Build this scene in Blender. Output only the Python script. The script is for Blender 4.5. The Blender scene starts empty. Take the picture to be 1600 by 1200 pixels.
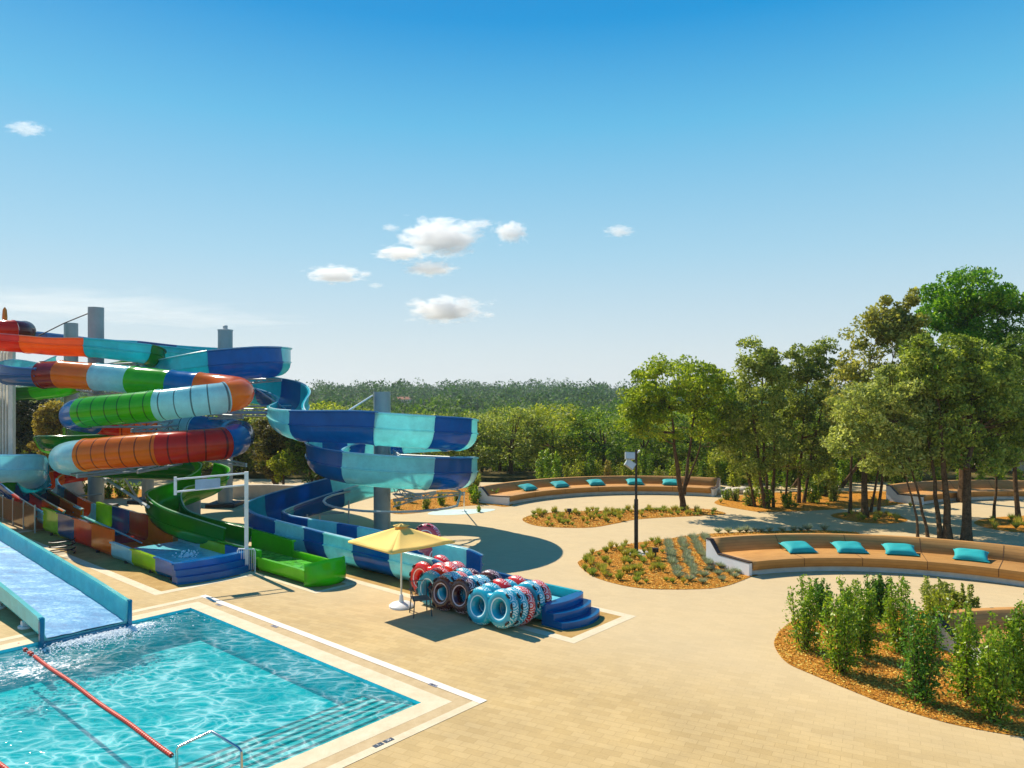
import bpy, bmesh, math, random
import numpy as np
from mathutils import Vector, Matrix
random.seed(7)
R = math.radians
SC = bpy.context.scene
COL = SC.collection

# ---------------------------------------------------------------- camera, sky, sun, exposure
FPX, HZ, CAMZ = 1150.0, 612.0, 6.0
cam_d = bpy.data.cameras.new('camera'); cam = bpy.data.objects.new('camera', cam_d); COL.objects.link(cam)
cam.location = (0, 0, CAMZ); cam.rotation_euler = (R(90), 0, 0)
cam_d.sensor_width = 36; cam_d.lens = FPX / 1600 * 36; cam_d.shift_y = 12 / 1600
cam_d.clip_start = .1; cam_d.clip_end = 12000
SC.camera = cam
SUN_EL, SUN_AZ = R(44), math.atan2(0.67, -0.74)          # light travels towards (+x, -y)
world = bpy.data.worlds.new('World'); SC.world = world; world.use_nodes = True
wn = world.node_tree; wn.nodes.clear(); WL = wn.links.new
wo = wn.nodes.new('ShaderNodeOutputWorld'); wb = wn.nodes.new('ShaderNodeBackground')
sky = wn.nodes.new('ShaderNodeTexSky'); sky.sky_type = 'NISHITA'; sky.sun_disc = False
sky.sun_elevation = SUN_EL; sky.sun_rotation = R(-42); sky.altitude = 50
sky.air_density = 1.0; sky.dust_density = 0.6; sky.ozone_density = 2.0
tc = wn.nodes.new('ShaderNodeTexCoord'); sx = wn.nodes.new('ShaderNodeSeparateXYZ'); WL(tc.outputs['Generated'], sx.inputs[0])
rp = wn.nodes.new('ShaderNodeValToRGB'); WL(sx.outputs['Z'], rp.inputs[0])
def lin(c):
    return tuple((v/255/12.92 if v/255 <= .04045 else ((v/255+.055)/1.055)**2.4) for v in c)
stops = [(0.0, (222,228,230)), (.054, (210,224,230)), (.18, (166,210,232)), (.337, (100,186,228)), (.45, (18,150,216)), (.56, (4,130,204)), (1.0, (14,96,170))]
cr = rp.color_ramp
while len(cr.elements) < len(stops): cr.elements.new(.5)
for e, (p, c) in zip(cr.elements, stops): e.position = p; e.color = (*lin(c), 1)
wm = wn.nodes.new('ShaderNodeMix'); wm.data_type = 'RGBA'; wm.inputs[0].default_value = .95
sc_ = wn.nodes.new('ShaderNodeMix'); sc_.data_type = 'RGBA'; sc_.blend_type = 'MULTIPLY'; sc_.inputs[0].default_value = 1
SKYV = 6.6
sc_.inputs[7].default_value = (SKYV, SKYV, SKYV, 1)
WL(rp.outputs[0], sc_.inputs[6]); WL(sky.outputs[0], wm.inputs[6]); WL(sc_.outputs[2], wm.inputs[7])
WL(wm.outputs[2], wb.inputs[0]); wb.inputs[1].default_value = 0.1; WL(wb.outputs[0], wo.inputs[0])
sl = bpy.data.lights.new('sun', 'SUN'); sl.energy = 4.6; sl.angle = R(.5); sl.color = (1, .9, .74)
so = bpy.data.objects.new('sun', sl); COL.objects.link(so)
ch = math.cos(SUN_EL); sd = Vector((.671*ch, -.741*ch, -math.sin(SUN_EL)))
so.rotation_euler = sd.to_track_quat('-Z', 'Y').to_euler(); so.location = (-20, 20, 30)
SC.view_settings.view_transform = 'Standard'; SC.view_settings.look = 'None'
SC.view_settings.exposure = 0.65; SC.view_settings.gamma = 1
SC.cycles.max_bounces = 10; SC.cycles.transparent_max_bounces = 16; SC.cycles.sample_clamp_indirect = 6
SC.cycles.volume_bounces = 5; SC.cycles.use_denoising = True

# ---------------------------------------------------------------- placing things: photo measurements turned into metres
def G(u, v, z=0.0):
    D = FPX*(CAMZ-z)/(v-HZ); return Vector(((u-800)/FPX*D, D, z))
def PD(u, v, D): return Vector(((u-800)/FPX*D, D, CAMZ-(v-HZ)/FPX*D))
E1 = Vector((-.755, .656, 0)); E2 = Vector((.656, .755, 0)); C0 = Vector((-1.75, 14.2, 0))
def ST(s, t, z=0.0): return C0 + E1*s + E2*t + Vector((0, 0, z))
POOLROT = math.atan2(.755, .656)      # angle of E2

# ---------------------------------------------------------------- materials
MATS = {}
def nodes_mat(name):
    m = bpy.data.materials.new(name); m.use_nodes = True; nt = m.node_tree
    return m, nt, nt.nodes['Principled BSDF'], nt.links.new
def S(c): return (*lin(c), 1)
def noise(nt, scale, detail=4, rough=.6, coord='Object', vec=None):
    n = nt.nodes.new('ShaderNodeTexNoise'); n.inputs['Scale'].default_value = scale
    n.inputs['Detail'].default_value = detail; n.inputs['Roughness'].default_value = rough
    if vec is None:
        t = nt.nodes.new('ShaderNodeTexCoord'); vec = t.outputs[coord]
    nt.links.new(vec, n.inputs['Vector']); return n
def ramp(nt, src, stops):
    r = nt.nodes.new('ShaderNodeValToRGB'); nt.links.new(src, r.inputs[0]); e = r.color_ramp.elements
    while len(e) < len(stops): e.new(.5)
    for x, (p, c) in zip(e, stops): x.position = p; x.color = c if len(c) == 4 else (*c, 1)
    return r
def mixc(nt, fac, a, b, mode='MIX'):
    m = nt.nodes.new('ShaderNodeMix'); m.data_type = 'RGBA'; m.blend_type = mode
    for sock, v in ((0, fac), (6, a), (7, b)):
        if isinstance(v, bpy.types.NodeSocket): nt.links.new(v, m.inputs[sock])
        else: m.inputs[sock].default_value = v
    return m.outputs[2]
def math_(nt, op, a, b=0.0):
    m = nt.nodes.new('ShaderNodeMath'); m.operation = op
    for i, v in enumerate((a, b)):
        if isinstance(v, bpy.types.NodeSocket): nt.links.new(v, m.inputs[i])
        else: m.inputs[i].default_value = v
    return m.outputs[0]
def bump(nt, bs, h, strength=.3, dist=.02):
    b = nt.nodes.new('ShaderNodeBump'); b.inputs['Strength'].default_value = strength; b.inputs['Distance'].default_value = dist
    nt.links.new(h, b.inputs['Height']); nt.links.new(b.outputs[0], bs.inputs['Normal']); return b
def simple(name, c, rough=.5, metal=0.0, var=.12, nscale=3, bmp=0.0, bscale=40, spec=.5):
    if name in MATS: return MATS[name]
    m, nt, bs, L = nodes_mat(name)
    c = lin(c)
    n = noise(nt, nscale)
    r = ramp(nt, n.outputs[0], [(.3, tuple(v*(1-var) for v in c)), (.7, tuple(min(1, v*(1+var)) for v in c))])
    L(r.outputs[0], bs.inputs['Base Color']); bs.inputs['Roughness'].default_value = rough; bs.inputs['Metallic'].default_value = metal
    bs.inputs['Specular IOR Level'].default_value = spec
    if bmp: bump(nt, bs, noise(nt, bscale).outputs[0], bmp, .01)
    MATS[name] = m; return m
def fiberglass(name, c, bands=False, transl=.45, dirt=.16):
    """glossy slide shell, slightly see-through; bands: dark translucent strips across the tube (uv.x = metres along)"""
    if name in MATS: return MATS[name]
    m, nt, bs, L = nodes_mat(name); c = lin(c)
    n = noise(nt, 2.1, 8, .7)
    r = ramp(nt, n.outputs[0], [(.25, tuple(v*(1-dirt) for v in c)), (.75, tuple(min(1, v*(1+dirt)) for v in c))])
    base = r.outputs[0]
    if bands:
        uv = nt.nodes.new('ShaderNodeTexCoord'); sp = nt.nodes.new('ShaderNodeSeparateXYZ'); L(uv.outputs['UV'], sp.inputs[0])
        f = math_(nt, 'FRACT', math_(nt, 'MULTIPLY', sp.outputs[0], 1/.56))
        line = math_(nt, 'LESS_THAN', f, .085)
        base = mixc(nt, line, base, (*[v*.25+.005 for v in c], 1))
    L(base, bs.inputs['Base Color']); bs.inputs['Roughness'].default_value = .16
    bs.inputs['Coat Weight'].default_value = .3; bs.inputs['Specular IOR Level'].default_value = .4; bs.inputs['Coat Roughness'].default_value = .06
    bump(nt, bs, noise(nt, 2.2, 2).outputs[0], .12, .03)
    tr = nt.nodes.new('ShaderNodeBsdfTranslucent'); L(base, tr.inputs[0])
    mx = nt.nodes.new('ShaderNodeMixShader'); mx.inputs[0].default_value = transl
    L(bs.outputs[0], mx.inputs[1]); L(tr.outputs[0], mx.inputs[2]); L(mx.outputs[0], nt.nodes['Material Output'].inputs[0])
    MATS[name] = m; return m
GAIN = 1.32
def leafmat(name, c1, c2, c3, transl=.35, rough=.55, nscale=.9):
    if name in MATS: return MATS[name]
    m, nt, bs, L = nodes_mat(name)
    g = nt.nodes.new('ShaderNodeNewGeometry')
    n = noise(nt, nscale, 3)
    f = math_(nt, 'ADD', math_(nt, 'MULTIPLY', n.outputs[0], .75), math_(nt, 'MULTIPLY', g.outputs['Random Per Island'], .45))
    r = ramp(nt, f, [(p_, tuple(min(.8, v*GAIN) for v in lin(c_))) for p_, c_ in ((.32, c1), (.6, c2), (.86, c3))])
    L(r.outputs[0], bs.inputs['Base Color']); bs.inputs['Roughness'].default_value = rough
    bs.inputs['Specular IOR Level'].default_value = .35
    tr = nt.nodes.new('ShaderNodeBsdfTranslucent'); L(mixc(nt, 1.0, r.outputs[0], (1.0, 1.0, .55, 1), 'MULTIPLY'), tr.inputs[0])
    mx = nt.nodes.new('ShaderNodeMixShader'); mx.inputs[0].default_value = min(.5, transl*1.3)
    L(bs.outputs[0], mx.inputs[1]); L(tr.outputs[0], mx.inputs[2]); L(mx.outputs[0], nt.nodes['Material Output'].inputs[0])
    MATS[name] = m; return m

# ---------------------------------------------------------------- object helpers
def tag(o, label=None, cat=None, group=None, kind=None):
    if label: o['label'] = label
    if cat: o['category'] = cat
    if group: o['group'] = group
    if kind: o['kind'] = kind
    return o
def thing(name, label, cat, loc=(0, 0, 0), rz=0.0, group=None):
    o = bpy.data.objects.new(name, None); COL.objects.link(o); o.location = loc; o.rotation_euler = (0, 0, rz)
    return tag(o, label, cat, group)
def origin(o):
    v = Vector((0, 0, 0))
    while o is not None: v += o.location; o = o.parent
    return v
class MB:
    def __init__(s): s.v = []; s.f = []; s.uv = None
    def add(s, vs, fs):
        n = len(s.v); s.v += [tuple(x) for x in vs]; s.f += [tuple(i+n for i in f) for f in fs]; return s
    def box(s, c, d, rz=0.0, M=None):
        x, y, z = d[0]/2, d[1]/2, d[2]/2
        vs = [Vector((a*x, b*y, e*z)) for a in (-1, 1) for b in (-1, 1) for e in (-1, 1)]
        rm = M if M is not None else Matrix.Rotation(rz, 3, 'Z')
        vs = [rm @ v + Vector(c) for v in vs]
        return s.add(vs, [(0,1,3,2), (4,6,7,5), (0,4,5,1), (2,3,7,6), (0,2,6,4), (1,5,7,3)])
    def tube(s, pts, rad, n=8, cap=True):
        pts = [Vector(p) for p in pts]
        if not hasattr(rad, '__len__'): rad = [rad]*len(pts)
        b = len(s.v); u = None
        for i, p in enumerate(pts):
            t = (pts[min(i+1, len(pts)-1)] - pts[max(i-1, 0)]).normalized()
            if u is None: u = t.orthogonal().normalized()
            u = (u - t*u.dot(t)); u = u.normalized() if u.length > 1e-6 else t.orthogonal().normalized()
            w = t.cross(u)
            for k in range(n):
                a = 2*math.pi*k/n; s.v.append(tuple(p + (u*math.cos(a)+w*math.sin(a))*rad[i]))
        for i in range(len(pts)-1):
            for k in range(n):
                s.f.append((b+i*n+k, b+i*n+(k+1) % n, b+(i+1)*n+(k+1) % n, b+(i+1)*n+k))
        if cap:
            s.f.append(tuple(b+k for k in reversed(range(n)))); s.f.append(tuple(b+(len(pts)-1)*n+k for k in range(n)))
        return s
    def lathe(s, prof, c=(0, 0, 0), n=24):
        b = len(s.v); c = Vector(c)
        for r, z in prof:
            for k in range(n):
                a = 2*math.pi*k/n; s.v.append((c.x+r*math.cos(a), c.y+r*math.sin(a), c.z+z))
        for i in range(len(prof)-1):
            for k in range(n): s.f.append((b+i*n+k, b+i*n+(k+1) % n, b+(i+1)*n+(k+1) % n, b+(i+1)*n+k))
        s.f.append(tuple(b+k for k in reversed(range(n)))); s.f.append(tuple(b+(len(prof)-1)*n+k for k in range(n)))
        return s
    def build(s, name, mat, parent=None, smooth=True, world=True, angle=40):
        me = bpy.data.meshes.new(name); off = origin(parent) if (parent is not None and world) else Vector((0, 0, 0))
        me.from_pydata([(x-off.x, y-off.y, z-off.z) for x, y, z in s.v], [], s.f); me.materials.append(mat)
        if s.uv is not None:
            l = me.uv_layers.new(name='UVMap')
            for i, lp in enumerate(me.loops): l.data[i].uv = s.uv[lp.vertex_index]
        me.update()
        if smooth: me.shade_smooth(); me.set_sharp_from_angle(angle=R(angle))
        o = bpy.data.objects.new(name, me); COL.objects.link(o); o.parent = parent
        return o
def quads(name, P, mat, parent=None, world=True):
    """P: (N,4,3) array -> one mesh of N separate quads"""
    P = np.asarray(P, dtype=np.float32).copy(); N = len(P)
    if parent is not None and world: P -= np.array(origin(parent), dtype=np.float32)
    me = bpy.data.meshes.new(name); me.vertices.add(N*4); me.vertices.foreach_set('co', P.reshape(-1))
    me.loops.add(N*4); me.loops.foreach_set('vertex_index', np.arange(N*4, dtype=np.int32))
    me.polygons.add(N); me.polygons.foreach_set('loop_start', np.arange(0, N*4, 4, dtype=np.int32))
    me.update(calc_edges=True); me.materials.append(mat)
    o = bpy.data.objects.new(name, me); COL.objects.link(o); o.parent = parent; return o
def leaves(rng, C, size, up=.35, ratio=.5):
    """C: (N,3) leaf centres -> (N,4,3) pointed leaf quads"""
    N = len(C); a = rng.normal(size=(N, 3)); a /= np.linalg.norm(a, axis=1)[:, None]
    b = rng.normal(size=(N, 3)); b[:, 2] *= (1-up); b -= a*(a*b).sum(1)[:, None]; b /= np.linalg.norm(b, axis=1)[:, None]
    L_ = size*rng.uniform(.7, 1.3, size=(N, 1)); W = L_*ratio
    sh = a*L_*.15
    return np.stack([C-a*L_*.5, C+b*W*.5+sh, C+a*L_*.5, C-b*W*.5+sh], axis=1)
def copy_thing(o, loc, rz=0.0, sc=1.0, label=None, group=None):
    c = o.copy(); COL.objects.link(c); c.location = loc; c.rotation_euler = (0, 0, rz)
    c.scale = sc if hasattr(sc, '__len__') else (sc, sc, sc)
    if label: c['label'] = label
    if group: c['group'] = group
    for chd in [x for x in o.children]:
        d = chd.copy(); COL.objects.link(d); d.parent = c
        for g in [x for x in chd.children]:
            e = g.copy(); COL.objects.link(e); e.parent = d
    return c
def poly_sheet(name, loops, z, mat, kind='structure', crown=0.0):
    """flat polygon with holes; loops are lists of (x,y)"""
    bm = bmesh.new(); es = []
    for lp in loops:
        vs = [bm.verts.new((p[0], p[1], z)) for p in lp]
        for i in range(len(vs)): es.append(bm.edges.new((vs[i], vs[(i+1) % len(vs)])))
    bmesh.ops.triangle_fill(bm, use_beauty=True, use_dissolve=False, edges=es)
    for f in bm.faces:
        if f.normal.z < 0: f.normal_flip()
    me = bpy.data.meshes.new(name); bm.to_mesh(me); bm.free(); me.materials.append(mat)
    o = bpy.data.objects.new(name, me); COL.objects.link(o); o['kind'] = kind; return o
def smooth_loop(pts, n=6):
    out = []; N = len(pts)
    for i in range(N):
        p0, p1, p2, p3 = (Vector(pts[(i+k-1) % N]) for k in range(4))
        for j in range(n):
            t = j/n
            out.append(.5*((2*p1)+(p2-p0)*t+(2*p0-5*p1+4*p2-p3)*t*t+(3*p1-p0-3*p2+p3)*t**3))
    return out
# ---------------------------------------------------------------- ground, paving, pool
def paver_mat():
    m, nt, bs, L = nodes_mat('sandy_concrete_pavers')
    t = nt.nodes.new('ShaderNodeTexCoord'); mp = nt.nodes.new('ShaderNodeMapping'); L(t.outputs['Object'], mp.inputs[0])
    mp.inputs['Rotation'].default_value = (0, 0, R(27))
    br = nt.nodes.new('ShaderNodeTexBrick'); L(mp.outputs[0], br.inputs[0]); br.offset = .5
    br.inputs['Scale'].default_value = 1.0; br.inputs['Brick Width'].default_value = .34; br.inputs['Row Height'].default_value = .17
    br.inputs['Mortar Size'].default_value = .006; br.inputs['Mortar Smooth'].default_value = .2
    br.inputs['Color1'].default_value = (.54, .39, .18, 1); br.inputs['Color2'].default_value = (.47, .33, .14, 1)
    br.inputs['Mortar'].default_value = (.43, .30, .125, 1); br.inputs['Bias'].default_value = -.2
    n1 = noise(nt, .22, 5); n2 = noise(nt, 26, 4, .7)
    n1b = noise(nt, 1.1, 6, .7)
    r1 = ramp(nt, math_(nt, 'ADD', math_(nt, 'MULTIPLY', n1.outputs[0], .55), math_(nt, 'MULTIPLY', n1b.outputs[0], .45)), [(.36, (.82, .82, .84)), (.64, (1.1, 1.08, 1.04))]); r2 = ramp(nt, n2.outputs[0], [(.3, (.93, .93, .93)), (.7, (1.06, 1.06, 1.06))])
    c = mixc(nt, 1.0, mixc(nt, 1.0, br.outputs['Color'], r1.outputs[0], 'MULTIPLY'), r2.outputs[0], 'MULTIPLY')
    # pavers turn paler with distance and towards the right
    sp = nt.nodes.new('ShaderNodeSeparateXYZ'); L(t.outputs['Object'], sp.inputs[0])
    f = math_(nt, 'ADD', math_(nt, 'MULTIPLY', sp.outputs[1], .05), math_(nt, 'MULTIPLY', sp.outputs[0], .035))
    fr = ramp(nt, f, [(.78, (0, 0, 0)), (1.0, (1, 1, 1))]); f2 = math_(nt, 'MULTIPLY', fr.outputs[0], .55)
    c = mixc(nt, f2, c, (.60, .475, .29, 1))
    L(c, bs.inputs['Base Color']); bs.inputs['Roughness'].default_value = .8; bs.inputs['Specular IOR Level'].default_value = .25
    bump(nt, bs, br.outputs['Fac'], -.25, .006); return m
def rough_mat(name, a, b, c, scale=6, bs_=60, strength=.6, rough=.95, dist=.03):
    if name in MATS: return MATS[name]
    m, nt, bs, L = nodes_mat(name); n = noise(nt, scale, 6, .7); n2 = noise(nt, bs_, 3, .7)
    f = math_(nt, 'ADD', math_(nt, 'MULTIPLY', n.outputs[0], .5), math_(nt, 'MULTIPLY', n2.outputs[0], .5))
    r = ramp(nt, f, [(.38, S(a)), (.5, S(b)), (.64, S(c))]); L(r.outputs[0], bs.inputs['Base Color'])
    bs.inputs['Roughness'].default_value = rough; bs.inputs['Specular IOR Level'].default_value = .1
    bump(nt, bs, n2.outputs[0], strength, dist); MATS[name] = m; return m
M_PAVE = paver_mat()
M_MULCH = rough_mat('bark_mulch', (116, 70, 20), (186, 124, 40), (226, 172, 80), 9, 45, .9)
M_SOIL = rough_mat('woodland_soil', (58, 52, 26), (92, 82, 42), (130, 112, 62), .25, 3)
def hgt(x, y):
    """terrain: flat site, a wooded valley behind it, then low hills at eye level"""
    if -46 < x < 42 and 3 < y < 52: return -1.7
    dx = max(-46-x, 0, x-42, 0); dy = max(y-52, 0, 3-y)
    d = math.hypot(dx, dy)
    b = -.06 - 7.5*min(1, max(0, (d-4)/50))**1.0
    if d > 180:
        k = min(1, (d-180)/520); k = k*k*(3-2*k)
        b += k*(4.8 + 1.5*math.sin(x*.004+1.0) + .9*math.sin(x*.011+y*.003) + .8*math.sin(y*.013) + (2.4 if x < 0 else 2.4*max(0, 1-x/260)))
    return b
bm_x = sorted(set([-3000, -2400, -1800, -1400] + list(range(-1100, -140, 40)) + list(range(-140, -50, 10)) + [-46.01, -46, -45.8, -20, 0, 20, 41.8, 42, 42.01] + list(range(50, 140, 10)) + list(range(140, 1101, 40)) + [1400, 1800, 2400, 3000]))
bm_y = sorted(set([-300, -100, -40, 0, 3, 3.2, 30, 51.8, 52, 52.01] + list(range(56, 120, 8)) + list(range(120, 1300, 30)) + [1500, 2000, 2800, 4000, 6000]))
gv = [(x, y, hgt(x, y) if not (abs(x+46) < .02 and x < -46) else -.06) for y in bm_y for x in bm_x]
nx = len(bm_x); gf = [(j*nx+i, j*nx+i+1, (j+1)*nx+i+1, (j+1)*nx+i) for j in range(len(bm_y)-1) for i in range(nx-1)]
g = MB(); g.v = gv; g.f = gf; go = g.build('ground', M_SOIL); tag(go, kind='structure')

POOL_T0, POOL_S1 = -16.0, 9.5
rim = [ST(0, 0), ST(POOL_S1, 0), ST(POOL_S1, POOL_T0), ST(0, POOL_T0)]
outer = [(-46.2, 2.8), (42.2, 2.8), (42.2, 50.5), (30, 49.5), (18, 48.8), (6, 48.2), (-6, 49), (-20, 51), (-46.2, 52.2)]
# coping outer outline is s -0.9..10.4, t up to 0.9
c_out = [ST(-.9, .9), ST(10.45, .9), ST(10.45, POOL_T0-.9), ST(-.9, POOL_T0-.9)]
poly_sheet('pavement', [outer, [(p.x, p.y) for p in c_out]], 0.0, M_PAVE)
# site edge skirt down to the ground
def stone(name, a, b, c): return rough_mat(name, a, b, c, 3, 90, .15, .7, .004)
M_COP = stone('pale_coping_stone', (200, 182, 150), (212, 196, 164), (222, 208, 180))
M_COPD = stone('tan_coping_stone', (176, 152, 112), (190, 166, 126), (204, 182, 142))
M_COPW = stone('white_drain_cover', (220, 208, 190), (230, 220, 204), (238, 230, 216))
def ring(name, a, b, z, mat, s_hi_a=None, s_hi_b=None):
    def lp(d, far): return [(p.x, p.y) for p in (ST(-d, d), ST(POOL_S1+far, d), ST(POOL_S1+far, POOL_T0-d), ST(-d, POOL_T0-d))]
    return poly_sheet(name, [lp(b, s_hi_b if s_hi_b is not None else b), lp(a, s_hi_a if s_hi_a is not None else a)], z, mat)
ring('pool_coping', 0, .42, .004, M_COP)
ring('pool_coping_band', .42, .70, .002, M_COPD)
ring('pool_border', .70, .9, .006, M_COP, None, .95)
poly_sheet('pool_drain_border', [[(p.x, p.y) for p in (ST(-.9, .7), ST(10.45, .7), ST(10.45, .9), ST(-.9, .9))]], .010, M_COPW)
# pool shell
POOL_Z, WZ = -.72, -.07
M_TILE = None
def tile_mat():
    m, nt, bs, L = nodes_mat('turquoise_pool_liner'); n = noise(nt, .8, 4)
    r = ramp(nt, n.outputs[0], [(.3, (.02, .54, .58)), (.7, (.03, .62, .66))]); L(r.outputs[0], bs.inputs['Base Color'])
    bs.inputs['Roughness'].default_value = .6; return m
M_TILE = tile_mat()
pb = MB()
q = [ST(0, 0), ST(POOL_S1, 0), ST(POOL_S1, POOL_T0), ST(0, POOL_T0)]
pb.add([p + Vector((0, 0, .003)) for p in q] + [p + Vector((0, 0, POOL_Z)) for p in q], [(0,4,5,1), (1,5,6,2), (2,6,7,3), (3,7,4,0), (4,7,6,5)])
po = pb.build('pool_basin', M_TILE, smooth=False); tag(po, kind='structure')
M_WALLT = simple('shade_lifted_pool_wall', (60, 232, 236), .6); po.data.materials.append(M_WALLT)  # liner colour brightened on the walls to paint out their shade
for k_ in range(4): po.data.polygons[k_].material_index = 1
M_STEP = simple('pale_pool_step', (150, 215, 210), .6); M_NOSE = simple('dark_blue_nosing_tile', (2, 40, 66), .4)
st = MB(); ns = MB()
for k in range(6):
    s0, s1, zt = k*.3+.01, (k+1)*.3+.01, -.10-.05*k
    a, b, c, d = ST(s0, -.02), ST(s1, -.02), ST(s1, -9), ST(s0, -9)
    z0, z1 = Vector((0, 0, zt)), Vector((0, 0, POOL_Z))
    st.add([a+z0, b+z0, c+z0, d+z0, a+z1, b+z1, c+z1, d+z1], [(0,3,2,1), (0,1,5,4), (1,2,6,5), (2,3,7,6), (3,0,4,7)])
    a, b, c, d = ST(s1-.075, -.025), ST(s1+.004, -.025), ST(s1+.004, -8.99), ST(s1-.075, -8.99); z0 = Vector((0, 0, zt+.004)); z1 = Vector((0, 0, zt-.06))
    ns.add([a+z0, b+z0, c+z0, d+z0, a+z1, b+z1, c+z1, d+z1], [(0,3,2,1), (0,1,5,4), (1,2,6,5), (2,3,7,6), (3,0,4,7)])
sto = st.build('pool_steps', M_STEP, smooth=False); tag(sto, kind='structure'); tag(ns.build('step_nosing', M_NOSE, sto, smooth=False), 'dark blue nosing strips')
def water_mat():
    m, nt, bs, L = nodes_mat('rippling_pool_water'); nt.nodes.remove(bs)
    t = nt.nodes.new('ShaderNodeTexCoord'); mp = nt.nodes.new('ShaderNodeMapping'); L(t.outputs['Object'], mp.inputs[0])
    mp.inputs['Rotation'].default_value = (0, 0, R(-38)); mp.inputs['Scale'].default_value = (.45, .8, 1)
    warp = noise(nt, 1.1, 3, .6, vec=mp.outputs[0])
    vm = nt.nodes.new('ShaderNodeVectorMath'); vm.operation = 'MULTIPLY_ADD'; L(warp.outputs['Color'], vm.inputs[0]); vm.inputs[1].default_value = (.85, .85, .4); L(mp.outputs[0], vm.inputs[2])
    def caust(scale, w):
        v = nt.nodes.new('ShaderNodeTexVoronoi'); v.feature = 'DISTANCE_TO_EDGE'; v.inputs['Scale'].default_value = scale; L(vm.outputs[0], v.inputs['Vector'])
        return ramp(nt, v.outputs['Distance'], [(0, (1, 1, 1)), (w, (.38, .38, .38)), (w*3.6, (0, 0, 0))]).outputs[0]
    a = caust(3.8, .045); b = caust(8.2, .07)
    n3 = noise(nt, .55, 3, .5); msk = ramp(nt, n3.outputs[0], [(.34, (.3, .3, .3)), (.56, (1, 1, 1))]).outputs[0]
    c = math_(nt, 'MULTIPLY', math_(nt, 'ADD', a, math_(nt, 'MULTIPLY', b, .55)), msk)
    # ripple caustics painted as a line pattern into the surface tint and diffuse colour
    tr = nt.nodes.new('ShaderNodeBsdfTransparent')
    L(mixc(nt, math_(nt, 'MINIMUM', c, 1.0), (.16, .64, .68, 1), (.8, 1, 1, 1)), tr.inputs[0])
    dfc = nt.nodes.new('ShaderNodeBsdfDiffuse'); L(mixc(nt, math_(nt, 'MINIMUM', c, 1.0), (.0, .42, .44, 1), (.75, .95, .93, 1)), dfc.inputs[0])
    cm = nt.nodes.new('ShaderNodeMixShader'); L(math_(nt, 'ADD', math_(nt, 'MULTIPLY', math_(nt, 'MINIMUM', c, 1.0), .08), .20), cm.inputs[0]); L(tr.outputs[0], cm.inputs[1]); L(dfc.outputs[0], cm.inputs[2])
    gl = nt.nodes.new('ShaderNodeBsdfGlossy'); gl.inputs['Roughness'].default_value = .06
    fz = nt.nodes.new('ShaderNodeFresnel'); fz.inputs['IOR'].default_value = 1.33
    hh = math_(nt, 'ADD', noise(nt, 2.6, 4, .6, vec=mp.outputs[0]).outputs[0], math_(nt, 'MULTIPLY', noise(nt, 14, 3, vec=mp.outputs[0]).outputs[0], .12))
    bp = nt.nodes.new('ShaderNodeBump'); bp.inputs['Strength'].default_value = .5; bp.inputs['Distance'].default_value = .12; L(hh, bp.inputs['Height'])
    L(bp.outputs[0], gl.inputs['Normal']); L(bp.outputs[0], fz.inputs['Normal'])
    gm = nt.nodes.new('ShaderNodeMixShader'); L(math_(nt, 'MULTIPLY', fz.outputs[0], .3), gm.inputs[0]); L(cm.outputs[0], gm.inputs[1]); L(gl.outputs[0], gm.inputs[2])
    # foam where the wide slide runs out and in the left churn
    def blob(cx, cy, rx, ry, rot):
        mm = nt.nodes.new('ShaderNodeMapping'); mm.vector_type = 'TEXTURE'; L(t.outputs['Object'], mm.inputs[0])
        mm.inputs['Location'].default_value = (cx, cy, WZ); mm.inputs['Rotation'].default_value = (0, 0, rot); mm.inputs['Scale'].default_value = (rx, ry, 1)
        ln = nt.nodes.new('ShaderNodeVectorMath'); ln.operation = 'LENGTH'; L(mm.outputs[0], ln.inputs[0])
        return math_(nt, 'SUBTRACT', 1.0, math_(nt, 'MINIMUM', ln.outputs['Value'], 1.0))
    p1 = ST(9.15, -2.2); p2 = G(40, 1050, WZ); p3 = G(85, 1035, WZ)
    f = math_(nt, 'ADD', math_(nt, 'MULTIPLY', blob(p1.x, p1.y, 1.4, .5, POOLROT), .9), math_(nt, 'ADD', math_(nt, 'MULTIPLY', blob(p2.x, p2.y, 1.8, 1.2, .3), .24), math_(nt, 'MULTIPLY', blob(p3.x, p3.y, 1.9, 1.0, .6), .18)))
    fn = math_(nt, 'ADD', math_(nt, 'MULTIPLY', noise(nt, 8, 6, .85).outputs[0], 1.0), math_(nt, 'MULTIPLY', f, .42))
    fm = ramp(nt, fn, [(.60, (0, 0, 0)), (.70, (1, 1, 1))]).outputs[0]
    fm = math_(nt, 'MULTIPLY', fm, math_(nt, 'MINIMUM', math_(nt, 'MULTIPLY', f, 6.0), 1.0))
    df = nt.nodes.new('ShaderNodeBsdfDiffuse'); df.inputs[0].default_value = (.9, .93, .93, 1)
    fx = nt.nodes.new('ShaderNodeMixShader'); L(fm, fx.inputs[0]); L(gm.outputs[0], fx.inputs[1]); L(df.outputs[0], fx.inputs[2])
    L(fx.outputs[0], nt.nodes['Material Output'].inputs[0]); return m
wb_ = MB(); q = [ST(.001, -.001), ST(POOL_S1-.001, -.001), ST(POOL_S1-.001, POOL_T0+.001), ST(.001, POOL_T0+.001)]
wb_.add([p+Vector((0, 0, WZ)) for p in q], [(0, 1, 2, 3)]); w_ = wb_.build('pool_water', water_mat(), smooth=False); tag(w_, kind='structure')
for p in w_.data.polygons:
    if p.normal.z < 0: w_.data.flip_normals(); break
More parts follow.
